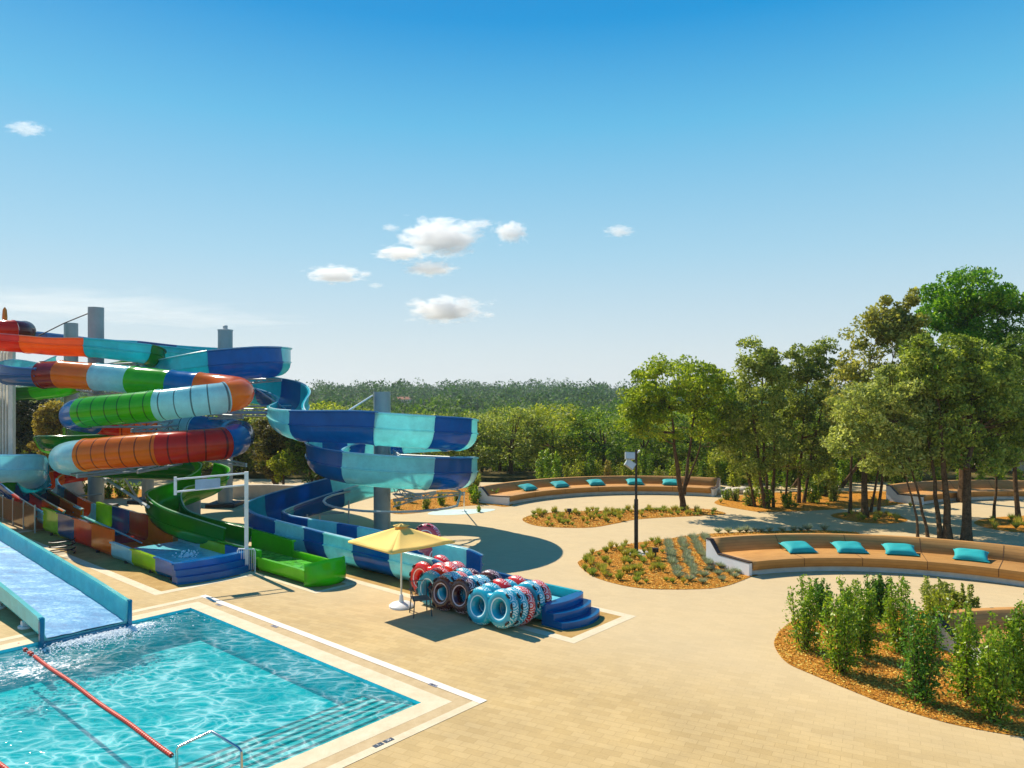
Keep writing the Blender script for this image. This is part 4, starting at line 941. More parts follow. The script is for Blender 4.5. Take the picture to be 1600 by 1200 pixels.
# ---------------------------------------------------------------- pool things
rs = G(28, 1007, WZ+.03); re_ = G(270, 1181, WZ+.03)
rope = thing('lane_rope', 'long line of orange-red floats across the pool from the wide slide', 'lane rope', tuple(rs))
M_FLT = simple('orange_red_plastic', (206, 58, 26), .4)
MB().tube([rs, re_], .008, 5).build('cable', M_STEEL, rope)
d = re_-rs; Lr = d.length; d.normalize(); fl_ = MB(); pos = .62
for x in (.03, .3, .46, .52):
    p = rs+d*x*1.9; b_ = MB().tube([p-d*.05, p-d*.03, p+d*.03, p+d*.05], [.025, .05, .05, .025], 10); b_.build('float', M_FLT, rope)
x = 1.25
while x < Lr-.03:
    p = rs+d*x+Vector((0, 0, .012*math.sin(x*2.2))); fl_.tube([p-d*.036, p-d*.03, p+d*.03, p+d*.036], [.015, .041, .041, .015], 10); x += .078
o = fl_.build('float_string', M_FLT, rope); o['kind'] = 'stuff'
rs = G(-40, 1165, WZ+.03); re_ = G(40, 1225, WZ+.03); r2 = thing('lane_rope', 'end of a second orange-red float line in the bottom left corner', 'lane rope', tuple(rs)); d = (re_-rs); L2 = d.length; d.normalize()
fl_ = MB(); x = .1
while x < L2: p = rs+d*x; fl_.tube([p-d*.036, p-d*.03, p+d*.03, p+d*.036], [.015, .041, .041, .015], 10); x += .078
fl_.build('float_string', M_FLT, r2)['kind'] = 'stuff'; MB().tube([rs, re_], .008, 5).build('cable', M_STEEL, r2)
M_CHR = simple('polished_stainless_steel', (190, 196, 198), .14, 1, .05)
hr = thing('handrail', 'polished steel handrail over the pool steps at the bottom edge', 'handrail', tuple(G(330, 1230)))
D1 = 11.15; h1 = [PD(277, 1235, D1+.1), PD(276, 1172, D1+.1), PD(279, 1167, D1+.1), PD(327, 1144, D1+.35), PD(332, 1143.5, D1+.35), PD(373, 1169, D1), PD(377, 1174, D1-.02), PD(379, 1240, D1-.05)]
MB().tube(h1, .021, 12).build('rail_tube', M_CHR, hr)
for p in (h1[0], h1[-1]): MB().lathe([(.05, 0), (.05, .015)], (p.x, p.y, p.z-.0), 14).build('flange', M_CHR, hr)

# ---------------------------------------------------------------- slatted tower at the left edge
tw = thing('slatted_tower', 'pale tower clad in vertical white slats at the left edge under the red slide', 'tower', (-30.5, 42, 0))
x1, yF = -27.4, 40.3; ztp = 8.6; M_SLAT = simple('off_white_slat', (222, 220, 214), .6); M_TWR = simple('beige_tower_wall', (168, 158, 144), .85)  # one beige for the wall and stair core
MB().box((-31.0, 40.85, 3.0), (6.1, .5, 6.0)).build('wall', M_TWR, tw, smooth=False)
MB().box((-32.6, 42.8, ztp/2-.1), (5.0, 3.0, ztp-.4)).build('stair_core', M_TWR, tw, smooth=False)
m = MB()
k = 0
while -33.8+k*.17 < x1-.2: m.box((-33.8+k*.17, yF, ztp/2), (.06, .12, ztp-.25)); k += 1
o = m.build('slat_cladding', M_SLAT, tw, smooth=False)
m = MB(); m.box((x1+.02, yF, ztp/2), (.24, .26, ztp)); m.build('corner_post', M_SLAT, tw, smooth=False)
m = MB()
for z in (.25, 2.6, 5.2, ztp): m.box((-30.7, yF+.13, z), (6.3, .08, .12))
m.build('cross_rail', M_SLAT, tw, smooth=False)
m = MB()
for z in (9.5, 9.2): m.tube([(-33, 41, z), (-27.2, 41, z)], .02, 5)
for k in range(8): m.tube([(-33+k*.83, 41, ztp), (-33+k*.83, 41, 9.5)], .02, 5)
m.build('roof_railing', M_WHITE, tw); MB().tube([PD(7.5, 505, 40), PD(7.5, 496, 40), PD(7.5, 484, 40), PD(7.5, 480, 40)], [.1, .13, .1, .02], 8).build('finial', simple('orange_finial', (220, 130, 20), .5), tw)
# tinted splash panels beside the lanes
gp = thing('splash_panel', 'row of brown tinted splash panels along the near lane at the left edge', 'screen', tuple(ST(27, .6)))
M_TINT = None
def tinted():
    m, nt, bs, L = nodes_mat('brown_tinted_acrylic'); bs.inputs['Base Color'].default_value = S((128, 84, 36)); bs.inputs['Roughness'].default_value = .12
    tr = nt.nodes.new('ShaderNodeBsdfTransparent'); tr.inputs[0].default_value = (.75, .55, .3, 1); mx = nt.nodes.new('ShaderNodeMixShader'); mx.inputs[0].default_value = .35
    L(bs.outputs[0], mx.inputs[1]); L(tr.outputs[0], mx.inputs[2]); L(mx.outputs[0], nt.nodes['Material Output'].inputs[0]); return m
M_TINT = tinted()
for k in range(6):
    a = ST(25.1+k*1.5, .72); b = ST(25.1+k*1.5+1.44, .72); q = MB(); q.box((a+b)/2+Vector((0, 0, .62)), (.02, (b-a).length, .95), POOLROT); q.build('panel', M_TINT, gp, smooth=False)
    MB().box(a+Vector((0, 0, .6)), (.05, .05, 1.2), POOLROT).build('post', M_STEEL, gp, smooth=False)
# low retaining wall behind the slides
rw = MB(); pts = [PD(380, 790, 38.5), PD(430, 788, 39), PD(478, 795, 38.4)]
w0 = thing('low_wall', 'low grey curved wall on the paving behind the white post', 'wall', (-13, 40, 0))
path = [Vector((-15.6, 41.4, 0)), Vector((-13.6, 41.6, 0)), Vector((-12, 41.2, 0)), Vector((-10.6, 40.3, 0)), Vector((-9.6, 39, 0))]
m = MB(); dd = Vector((.1, .14, 0))
for i in range(len(path)):
    p = path[i]
    for off, z in ((-dd, 0), (-dd, .75), (dd, .75), (dd, 0)): m.v.append(tuple(p+off+Vector((0, 0, z))))
for i in range(len(path)-1):
    for j in range(3): m.f.append((i*4+j, i*4+j+1, i*4+j+5, i*4+j+4))
m.build('wall_face', simple('grey_render', (176, 170, 160), .85), w0, angle=60)
hc = G(97, 866); ho_ = MB(); ho_.tube([hc+Vector((.42*math.cos(k*.45), .42*math.sin(k*.45), .04+.012*k)) for k in range(44)], .025, 6); tag(ho_.build('hose_coil', M_BLK), 'coiled black hose on the paving behind the wide pale slide', 'hose')
# lawn stones beside the far bench
stn = simple('pale_field_stone', (190, 180, 160), .9, 0, .15, 4, .8, 12)
for k, (u, v, r_) in enumerate(((1128, 772, .35), (1140, 768, .3), (1152, 771, .4), (1163, 767, .3), (1172, 773, .35), (1134, 778, .22))):
    bm = bmesh.new(); bmesh.ops.create_icosphere(bm, subdivisions=2, radius=1); rg = random.Random(k)
    for q in bm.verts: q.co *= 1+rg.uniform(-.15, .15)
    me = bpy.data.meshes.new('stone'); bm.to_mesh(me); bm.free(); me.materials.append(stn); me.shade_smooth(); o = bpy.data.objects.new('field_stone', me); COL.objects.link(o)
    o.location = G(u, v) + Vector((0, 0, r_*.3)); o.scale = (r_*1.2, r_, r_*.6); tag(o, 'pale rough stone lying on the soil beside the right end of the far bench', 'stone', 'pale stones beside the far bench')
# small roofs and walls seen through the trees, far
def house(label, x, y, w, d, h, zb, roofc=(196, 112, 70)):
    t = thing('house', label, 'house', (x, y, zb)); MB().box((x, y, zb+h/2), (w, d, h)).build('wall', simple('cream_house_wall', (222, 208, 184), .9), t, smooth=False)
    r = MB(); hw, hd, rh = w/2+.4, d/2+.4, h*.45
    r.add([(x-hw, y-hd, zb+h), (x+hw, y-hd, zb+h), (x+hw, y+hd, zb+h), (x-hw, y+hd, zb+h), (x-hw*.7, y, zb+h+rh), (x+hw*.7, y, zb+h+rh)], [(0,1,5,4), (1,2,5), (2,3,4,5), (3,0,4), (3,2,1,0)]); r.build('roof', simple('terracotta_roof', roofc, .9), t, smooth=False)
    for k in (-.25, .25): MB().box((x+k*w, y-d/2-.03, zb+h*.55), (w*.12, .05, h*.35)).build('window', M_BLK, t, smooth=False)
# ---------------------------------------------------------------- trees, shrubs, far woods, clouds, haze
M_BARK = rough_mat('grey_brown_bark', (58, 44, 30), (92, 72, 50), (124, 100, 74), 6, 30, .8, .95, .02)
L_OLIVE = leafmat('olive_leaves', (80, 94, 34), (126, 140, 54), (182, 186, 98), .4)
L_GREEN = leafmat('fresh_green_leaves', (50, 80, 16), (92, 122, 28), (150, 166, 52), .42)
L_DARK = leafmat('dark_evergreen_leaves', (44, 66, 18), (78, 104, 26), (124, 142, 44), .3)
L_YEL = leafmat('yellow_green_leaves', (92, 106, 20), (140, 150, 36), (188, 188, 66), .38)
L_PALE = leafmat('pale_oak_leaves', (100, 114, 48), (144, 154, 76), (190, 194, 116), .4)
L_GOLD = leafmat('golden_leaves', (104, 94, 36), (146, 130, 54), (188, 170, 86), .35)
L_SHR = leafmat('glossy_shrub_leaves', (60, 92, 12), (106, 140, 26), (166, 178, 50), .36, .4, 3)
L_SHD = leafmat('deep_green_shrub_leaves', (38, 78, 14), (72, 118, 28), (122, 156, 50), .3, .4, 3)
L_SIL = leafmat('silver_lavender_leaves', (112, 122, 96), (142, 150, 122), (176, 180, 152), .2, .7, 4)
L_TUFT = leafmat('tuft_grass_blades', (128, 132, 40), (166, 160, 62), (204, 186, 96), .25, .6, 4)
def bez(a, b, bend, n=6):
    a, b, bend = Vector(a), Vector(b), Vector(bend); mid = (a+b)/2+bend
    return [a*(1-t)**2+mid*2*t*(1-t)+b*t*t for t in (i/n for i in range(n+1))]
def tree(name, label, cat, stems, lobes, mat, seed, nclump=90, per=170, leaf=.14, group=None, clr=.5, th=.11):
    """stems: [(base Vector, top Vector, radius)], lobes: [(centre, (rx, ry, rz), weight)]"""
    rng = np.random.default_rng(seed); rg = random.Random(seed); b0 = stems[0][0]
    t = thing(name, label, cat, tuple(b0), 0, group); tk = MB(); spine = []
    for a, b, r in stems:
        pts = bez(a-Vector((0, 0, .1)), b, Vector((rg.uniform(-.3, .3), rg.uniform(-.2, .2), 0)), 9)
        pts = [p+Vector((rg.uniform(-.04, .04), rg.uniform(-.04, .04), 0)) if 0 < i < 9 else p for i, p in enumerate(pts)]
        rad = [r*(1.25 if i == 0 else 1)*(1-.8*i/9) for i in range(10)]; tk.tube(pts, rad, 8); spine += [(p, rd) for p, rd in zip(pts[3:], rad[3:])]
    W = np.array([l[2] for l in lobes], float); W /= W.sum(); CL = []
    for i in range(nclump):
        c, rr_, _ = lobes[rng.choice(len(lobes), p=W)]; d = rng.normal(size=3); d /= np.linalg.norm(d); k = rng.uniform(.25, 1)**.45
        CL.append(np.array(c)+d*np.array(rr_)*k)
    P = []
    for i, c in enumerate(CL):
        cv = Vector(c)
        if i % 3 == 0:
            s, rd = min(spine, key=lambda q: (q[0]-cv).length + (2.5 if q[0].z > cv.z-.2 else 0)); tk.tube(bez(s, cv, Vector((0, 0, -.12*(cv-s).length)), 5), [rd*.5, rd*.42, rd*.34, rd*.26, .018, .01], 5, cap=False)
        n = int(per*rng.uniform(.5, 1.3)); q = rng.normal(size=(n, 3)); q /= np.linalg.norm(q, axis=1)[:, None]
        q *= rng.uniform(.3, 1, size=(n, 1))**.5*clr*rng.uniform(.5, 1.2)*np.array([1, 1, .72]); q += c; P.append(q)
    C = np.concatenate(P); tk.build('trunk', M_BARK, t); quads('crown', leaves(rng, C, leaf), mat, t); return t
def pt(u, v, D): p = PD(u, v, D); return p
def lobe(u, v, D, ru, rv, rd=None, w=1.0):
    k = D/FPX; return (tuple(PD(u, v, D)), (ru*k, (rd if rd is not None else ru*k), rv*k), w*ru*rv)
def base(u, v): p = G(u, v); return p
# --- the trees round the benches
b = base(1068, 797)
tree('oak_tree', 'broad round-crowned tree with a forked trunk rising from the tip of the long thin bed', 'tree', [(b, pt(1048, 640, 36.5), .16), (b+Vector((0, 0, .9)), pt(1085, 640, 37.5), .11), (b+Vector((0, 0, 1.1)), pt(1100, 665, 37.5), .07)],
     [lobe(1050, 600, 37, 60, 48), lobe(1010, 628, 37, 38, 42), lobe(1100, 612, 37.5, 42, 50), lobe(1062, 660, 37, 72, 30, None, .5), lobe(992, 660, 37, 24, 30), lobe(1130, 668, 38, 28, 36)], leafmat('oak_green_leaves', (76, 98, 14), (128, 148, 28), (184, 190, 58), .42), 11, 185, 150, .17)
b = base(1195, 794)
tree('holm_oak', 'tall narrow dark-topped tree on several thin stems, second clump from the left', 'tree', [(b, pt(1170, 580, 37.5), .1), (b+Vector((.25, .1, 0)), pt(1192, 560, 37.7), .09), (b+Vector((.55, .3, 0)), pt(1205, 590, 38.5), .08), (b+Vector((-.3, .5, 0)), pt(1155, 640, 38), .07)],
     [lobe(1180, 560, 37.7, 34, 32), lobe(1190, 610, 37.7, 42, 45), lobe(1165, 660, 37.7, 46, 50, None, .8), lobe(1195, 700, 38, 46, 44, None, .7), lobe(1150, 715, 38, 30, 30, None, .5)], L_OLIVE, 12, 150, 140, .17)
b = base(1248, 786)
tree('holm_oak', 'dark olive tree with two leaning stems behind the second clump', 'tree', [(b, pt(1262, 600, 39.5), .11), (b+Vector((.3, .1, 0)), pt(1295, 600, 40), .1), (b+Vector((-.8, 0, 0)), pt(1240, 620, 40), .07)],
     [lobe(1240, 572, 39.5, 28, 32), lobe(1285, 560, 40, 28, 30), lobe(1262, 610, 39.5, 46, 44), lobe(1262, 665, 39.5, 50, 46, None, .8), lobe(1250, 715, 39.5, 42, 30, None, .6)], leafmat('dark_olive_leaves', (72, 86, 32), (116, 130, 48), (172, 178, 88), .38), 13, 140, 140, .17)
b = base(1352, 808)
tree('holm_oak', 'shadowy tree of four dark trunks rooted in the small round bed', 'tree', [(b, pt(1360, 560, 35), .17), (base(1328, 802), pt(1330, 600, 35.5), .09), (base(1372, 805), pt(1395, 560, 35.5), .08), (base(1360, 800), pt(1385, 640, 36), .07)],
     [lobe(1385, 500, 35, 22, 36), lobe(1340, 560, 35, 30, 46), lobe(1400, 550, 35, 46, 60), lobe(1330, 620, 35, 36, 50), lobe(1375, 640, 35, 50, 50), lobe(1360, 510, 35, 16, 30), lobe(1425, 500, 35, 26, 50)], leafmat('bronze_olive_leaves', (90, 92, 38), (138, 140, 58), (190, 184, 96), .34), 14, 165, 140, .17)
b = base(1434, 839)
tree('pale_leaved_tree', 'pale yellow-green tree on two thin leaning stems behind the near bench', 'tree', [(b, pt(1395, 690, 31), .06), (base(1450, 839), pt(1400, 660, 31), .07)],
     [lobe(1345, 640, 31.5, 44, 46), lobe(1395, 610, 31.5, 50, 44), lobe(1330, 690, 31.5, 36, 28, None, .6), lobe(1400, 680, 31.5, 46, 40), lobe(1440, 640, 31.5, 40, 50), lobe(1385, 725, 31.5, 40, 22, None, .6), lobe(1440, 715, 31.5, 46, 30, None, .6)], L_PALE, 15, 170, 150, .16)
b = base(1510, 845)
tree('spreading_oak', 'large dark-trunked tree behind the right part of the near bench', 'tree', [(b, pt(1520, 600, 31), .2), (base(1482, 842), pt(1462, 600, 30.5), .16), (base(1470, 841), pt(1440, 640, 31), .11), (b+Vector((0, 0, 3)), pt(1560, 590, 31.5), .1)],
     [lobe(1470, 590, 31, 50, 50), lobe(1530, 600, 31, 60, 60), lobe(1500, 660, 31, 80, 50), lobe(1575, 650, 31.5, 45, 60), lobe(1520, 705, 31, 70, 32, None, .7), lobe(1440, 560, 31, 26, 40), lobe(1500, 545, 31, 30, 26)], leafmat('mixed_olive_leaves', (74, 92, 28), (120, 138, 46), (176, 184, 84), .4), 16, 245, 150, .17)
b = Vector((24.5, 40, 0))
tree('tall_leafy_tree', 'tallest tree with a rounded bright green crown at the upper right', 'tree', [(b, pt(1512, 500, 40), .28), (b+Vector((0, 0, 4)), pt(1560, 500, 40.5), .16)],
     [lobe(1512, 462, 40, 62, 40), lobe(1480, 500, 40, 50, 40), lobe(1545, 500, 40, 50, 48), lobe(1572, 476, 40, 26, 30), lobe(1505, 560, 40, 80, 50, None, .7), lobe(1590, 560, 40, 40, 60)], leafmat('bright_green_leaves', (40, 90, 10), (84, 132, 20), (140, 172, 42), .42, .5), 17, 230, 160, .2, clr=.7)
b = base(1592, 815)
tree('holm_oak', 'dark tree with thin crooked trunk at the right edge of the photo', 'tree', [(b, pt(1585, 600, 34), .12), (base(1553, 810), pt(1560, 620, 35), .07)],
     [lobe(1590, 570, 34, 44, 44), lobe(1560, 640, 34.5, 40, 60), lobe(1620, 640, 34, 50, 70)], L_DARK, 18, 150, 140, .17)
b = base(1220, 775)
tree('young_oak', 'bushy tree low behind the bench end and the forked tree', 'tree', [(b+Vector((-1.2, 1.5, 0)), pt(1145, 640, 41), .08), (b+Vector((.2, 2, 0)), pt(1225, 640, 42), .08)],
     [lobe(1145, 650, 41, 34, 60), lobe(1130, 610, 41, 24, 30), lobe(1225, 640, 42, 30, 60), lobe(1300, 680, 42, 40, 50)], L_GREEN, 19, 110, 140, .18)
b = Vector((17.5, 46, 0))
tree('young_oak', 'green tree filling the gap behind the four-trunked one', 'tree', [(b, pt(1335, 600, 46), .12), (b+Vector((3, 0, 0)), pt(1420, 600, 46), .12)], [lobe(1330, 640, 46, 50, 60), lobe(1420, 620, 46, 60, 80), lobe(1260, 690, 46, 40, 40)], L_OLIVE, 20, 110, 170, .15)
# --- trees behind the slides
def simple_tree(name, label, cat, u, vb, D, vt, ru, mat, seed, grp=None, n=90, stems=2):
    rg = random.Random(seed); x = PD(u, HZ, D).x; b = Vector((x, D, min(0, hgt(x, D) if not (-46 < x < 42 and 3 < D < 52) else 0))); vc = (vt+vb)/2
    st_ = [(b+Vector((rg.uniform(-.3, .3)*(i > 0), .2*i, 0)), pt(u+rg.uniform(-.5, .5)*ru, vt+.35*(vb-vt), D+.3*i), .1) for i in range(stems)]
    return tree(name, label, cat, st_, [lobe(u, vt+.3*(vb-vt), D, ru*.7, .3*(vb-vt)), lobe(u-ru*.35, vc, D, ru*.65, .3*(vb-vt)), lobe(u+ru*.35, vc, D, ru*.65, .32*(vb-vt)), lobe(u, vb-.2*(vb-vt), D, ru*.8, .2*(vb-vt), None, .6)], mat, seed, n, 130, .19, grp)
simple_tree('umbrella_pine', 'dark tree with slender trunks directly right of the banded tube coils', 'tree', 432, 742, 46, 640, 46, leafmat('dusky_olive_leaves', (52, 50, 20), (84, 82, 32), (128, 122, 50), .25), 31, None, 120, 4)
simple_tree('umbrella_pine', 'dark tree half behind the left of the blue spiral', 'tree', 492, 750, 45, 650, 34, L_DARK, 32, None, 90, 3)
simple_tree('young_oak', 'small yellow-green sapling between the white post and the blue spiral', 'tree', 441, 752, 44, 706, 13, L_YEL, 33, None, 26, 1)
simple_tree('evergreen_tree', 'black-green evergreen beside the slatted tower', 'tree', 45, 720, 50, 606, 42, leafmat('blackish_green_leaves', (20, 30, 14), (36, 50, 20), (62, 76, 32), .15), 34, None, 120, 1)
simple_tree('golden_tree', 'golden yellow tree between the slatted tower and the tube coils', 'tree', 80, 730, 47, 632, 30, L_GOLD, 35, None, 90, 2)
simple_tree('evergreen_tree', 'dark bush-like tree behind the dark green slide', 'tree', 190, 745, 52, 610, 52, L_OLIVE, 36, None, 120, 2)
simple_tree('evergreen_tree', 'olive tree behind the capped grey column', 'tree', 285, 745, 52, 615, 50, L_DARK, 37, None, 120, 2)
simple_tree('evergreen_tree', 'dark tree directly behind the blue spiral', 'tree', 372, 745, 54, 630, 50, L_OLIVE, 38, None, 110, 2)
# mid-distance wood: each tree its own object, a handful of shapes repeated
protos = []
for k, mt in enumerate((L_OLIVE, L_GREEN, L_YEL, L_DARK, L_GREEN, L_OLIVE)):
    rng = np.random.default_rng(60+k); t = thing('woodland_tree', '', 'tree', (0, 0, 0)); rg = random.Random(60+k); tk = MB(); tk.tube(bez((0, 0, -.3), (rg.uniform(-.4, .4), 0, 4.4), (.2, .1, 0), 6), [.2, .18, .15, .13, .1, .08, .05], 7)
    P = []; 
    for i in range(95):
        d = rng.normal(size=3); d /= np.linalg.norm(d); d[2] = d[2] if d[2] > -.2 else d[2]*.9; c = np.array([0, 0, 3.9])+d*np.array([2.9, 2.9, 2.9])*rng.uniform(.35, 1)**.4
        if i % 8 == 0: tk.tube(bez((0, 0, 2.5), tuple(c), (0, 0, -.3), 4), [.08, .06, .05, .03, .02], 5, cap=False)
        n = int(rng.uniform(50, 110)); q = rng.normal(size=(n, 3)); q /= np.linalg.norm(q, axis=1)[:, None]; P.append(q*rng.uniform(.3, 1, (n, 1))**.5*rng.uniform(.5, .95)*np.array([1, 1, .7])+c)
    tk.build('trunk', M_BARK, t, world=False); quads('crown', leaves(rng, np.concatenate(P), .24), mt, t, world=False); protos.append([t, False])
LB = ['olive green tree in the wood behind the benches and slides', 'fresh green tree in the wood behind the benches and slides', 'yellow-green tree in the wood behind the benches and slides', 'dark evergreen tree in the wood behind the benches and slides', 'fresh green tree in the wood behind the benches and slides', 'olive green tree in the wood behind the benches and slides']
rg = random.Random(77); spots = []
def far_enough(x, y, d): return all((x-a)**2+(y-b_)**2 > d*d for a, b_ in spots)
tries = 0
while len(spots) < 230 and tries < 30000:
    tries += 1; y = 54+100*rg.random()**1.5; x = rg.uniform(-.78*y, .74*y)
    if far_enough(x, y, 3.4+(y-54)*.022): spots.append((x, y))
spots.sort(key=lambda p: p[1])
for x, y in spots:
    k = rg.choices(range(6), weights=[3, 5, 3, 3, 5, 2] if x > -10 else [5, 2, 1, 6, 2, 4])[0]; zb = hgt(x, y) if y > 52 else 0
    uu = 800+FPX*x/y; vt = 648 if uu > 500 else 625
    if 640 < uu < 760: vt = 652
    if uu > 960: vt = 640
    vt += rg.uniform(-8, 14); top = CAMZ-(vt-HZ)/FPX*y
    s = max(.75, min(1.9, (top-zb)/7.0)); s *= rg.uniform(.88, 1.02); w = rg.uniform(1.1, 1.5)*min(s, 1.35)
    p = protos[k]
    if not p[1]: p[1] = True; o = p[0]; o.location = (x, y, zb); o.rotation_euler = (0, 0, rg.uniform(0, 6)); o.scale = (w, w, s)
    else: o = copy_thing(p[0], (x, y, zb), rg.uniform(0, 6), (w, w, s))
    reg = 'behind the tube coils' if uu < 400 else 'behind the gap between tubes and spiral' if uu < 500 else 'behind the blue spiral' if uu < 750 else 'beyond the left half of the far bench' if uu < 935 else 'beyond the right half of the far bench' if uu < 1120 else 'beyond the thin trees on the right'
    o['label'] = ('front row ' if y < 64 else 'second row ' if y < 84 else 'rearmost ') + ('dark evergreen' if k == 3 else 'olive' if k in (0, 5) else 'yellow-green' if k == 2 else 'fresh green') + ' woodland tree ' + reg; o['group'] = ('dark' if k == 3 else 'olive' if k in (0, 5) else 'yellow' if k == 2 else 'fresh green') + ' trees of the near wood'
# far wooded hills: one mass
def far_wood(name, label, n, y0, y1, seed, mt, qs, per, rad, cypress=0):
    rng = np.random.default_rng(seed); P = []
    for i in range(n):
        y = y0+(y1-y0)*rng.uniform()**1.0; x = rng.uniform(-.8*y-20, .8*y+20); zb = hgt(x, y); r_ = rad*rng.uniform(.5, 1.25)**1.3; h = r_*rng.uniform(.8, 1.7)
        if cypress and rng.uniform() < cypress: r_ = 1.3; h = rng.uniform(8, 12)*.5
        q = rng.normal(size=(per, 3)); q /= np.linalg.norm(q, axis=1)[:, None]; q[:, 2] = np.abs(q[:, 2])*1.0-.1; q *= rng.uniform(.8, 1.08, (per, 1)); P.append(q*np.array([r_, r_, h])+np.array([x, y, zb+h*.55+1.0]))
    o = quads(name, leaves(rng, np.concatenate(P), qs, 0, .8), mt); tag(o, label, kind='stuff')
L_FAR = leafmat('distant_tree_leaves', (32, 66, 14), (50, 90, 20), (74, 112, 28), .2, .8, .03)
L_FAR2 = leafmat('valley_tree_leaves', (34, 60, 14), (66, 98, 22), (110, 136, 38), .3, .7, .06)
far_wood('valley_woods', 'green woods filling the valley beyond the near trees', 1700, 135, 330, 91, L_FAR2, .95, 110, 3.8)
far_wood('hill_woods', 'dark wooded hills along the skyline', 3600, 320, 900, 92, L_FAR, 1.6, 62, 5.4, .03)
# the soil under the woods is hidden by a darker sheet of undergrowth
for (u, y, lab) in ((595, 470, 'orange-roofed far house on the hill left of the spiral column'), (628, 400, 'low tiled far house right of the spiral column')):
    x = (u-800)/FPX*y; house(lab, x, y, 9, 7, 3, hgt(x, y)+4.5, (140, 88, 60))
house('terracotta-roofed house glimpsed between the trunks at the right edge', 43.5, 62, 7, 6, 3.2, hgt(43.5, 62)+.6, (214, 110, 60))
# --- hedge of young upright shrubs behind the far bench
def shrub_mesh(seed, h, r, nst, per, leaf, mt, spread=.5, name='leafy_shrub', open_=False):
    rng = np.random.default_rng(seed); rg = random.Random(seed); t = thing(name, '', 'shrub'); tk = MB(); P = []
    for i in range(nst):
        a = rg.uniform(0, 6.28); rr_ = r*rg.uniform(.1, 1); top = Vector((math.cos(a)*rr_, math.sin(a)*rr_, h*rg.uniform(.62, 1.0))); pts = bez((math.cos(a)*rr_*.25, math.sin(a)*rr_*.25, -.02), top, (math.cos(a)*r*.25, math.sin(a)*r*.25, 0), 6)
        tk.tube(pts, [.012, .011, .01, .008, .007, .005, .003], 4, cap=False)
        n = per; f = rng.uniform(.06, 1.03, n)**.95; A_ = np.array([tuple(p) for p in pts]); k = np.clip(f*6, 0, 5.999); i0 = k.astype(int); c = A_[i0]+(A_[np.minimum(i0+1, 6)]-A_[i0])*(k-i0)[:, None]
        sd_ = (.055 if open_ else .11)*(1.3-f*.95)[:, None]*h/1.6; P.append(c+rng.normal(size=(n, 3))*sd_)
    tk.build('stem', M_BARK, t, world=False); quads('foliage', leaves(rng, np.concatenate(P), leaf, .3, .45), mt, t, world=False); return t
hp = [shrub_mesh(101, 2.1, .4, 7, 130, .15, L_GREEN), shrub_mesh(102, 1.8, .45, 8, 120, .15, L_YEL), shrub_mesh(103, 2.3, .35, 7, 130, .15, L_SHR)]
used = [False]*3; rg = random.Random(5)
def put(pr, us, k, loc, rz, s, label, group):
    if not us[k]: us[k] = True; o = pr[k]; o.location = loc; o.rotation_euler = (0, 0, rz); o.scale = (s, s, s)
    else: o = copy_thing(pr[k], loc, rz, s)
    o['label'] = label; o['group'] = group; return o
for u in range(848, 1330, 13):
    k = rg.randrange(3); y = 47+rg.uniform(-.8, .8) if u < 1120 else 46+rg.uniform(-2, 2); x = (u+rg.uniform(-4, 4)-800)/FPX*y
    put(hp, used, k, (x, y, 0), rg.uniform(0, 6), rg.uniform(.75, 1.1), ['fresh green upright shrub in the hedge row behind the far bench', 'yellow-green upright shrub in the hedge row behind the far bench', 'glossy green upright shrub in the hedge row behind the far bench'][k], 'upright shrubs in the hedge row')
for u in range(1118, 1420, 11):
    y = 48.6+rg.uniform(-.5, .6); put(hp, used, rg.randrange(3), ((u-800)/FPX*y, y, 0), rg.uniform(0, 6), rg.uniform(1.0, 1.35), 'tall shrub in the back row beyond the thin trees', 'shrubs in the back row beyond the thin trees')
for u in (1400, 1432, 1466, 1498, 1530, 1562, 1592): y = 43.5; put(hp, used, rg.randrange(3), ((u-800)/FPX*y, y, 0), rg.uniform(0, 6), rg.uniform(.7, 1), 'shrub behind the shaded bench at the far right', 'shrubs behind the shaded bench')
gs = shrub_mesh(107, 1.7, .4, 8, 120, .15, L_GOLD); gs.location = ((948-800)/FPX*46.2, 46.2, 0); tag(gs, 'single golden-yellow shrub in the hedge row left of the lamp post', 'shrub')
# bed left of the far bench and beds among the trees
low = [shrub_mesh(111, .8, .4, 12, 60, .11, L_SHR), shrub_mesh(112, .7, .35, 12, 60, .11, L_OLIVE)]; ul = [False]*2
for (u, v, s) in ((664, 796, .9), (690, 789, .9), (712, 783, .7), (741, 786, 1.25), (737, 770, 1.7), (770, 784, .9), (748, 800, .45), (640, 786, .8), (622, 796, .6)): put(low, ul, rg.randrange(2), tuple(G(u, v)), rg.uniform(0, 6), s, 'small green shrub in the bed between the spiral and the far bench', 'small shrubs left of the far bench')
for (u, v, s) in ((1170, 790, 1.5), (1196, 793, 1.4), (1150, 783, 1), (1232, 793, 1.1), (1270, 785, 1.5), (1300, 783, 1.3), (1290, 775, 1.8), (1135, 781, .8), (1400, 780, 1.3)): put(low, ul, rg.randrange(2), tuple(G(u, v)), rg.uniform(0, 6), s, 'low green shrub on the mulch at the foot of the thin trees', 'low shrubs among the thin trees')
for (u, v, s) in ((145, 778, 1.3), (168, 778, 1.2), (190, 776, 1.4), (207, 777, 1.1), (18, 700, .1)): 
    if s > .5: put(low, ul, rg.randrange(2), tuple(G(u, v)), rg.uniform(0, 6), s, 'shrub in the little bed behind the leftmost slides', 'shrubs behind the leftmost slides')
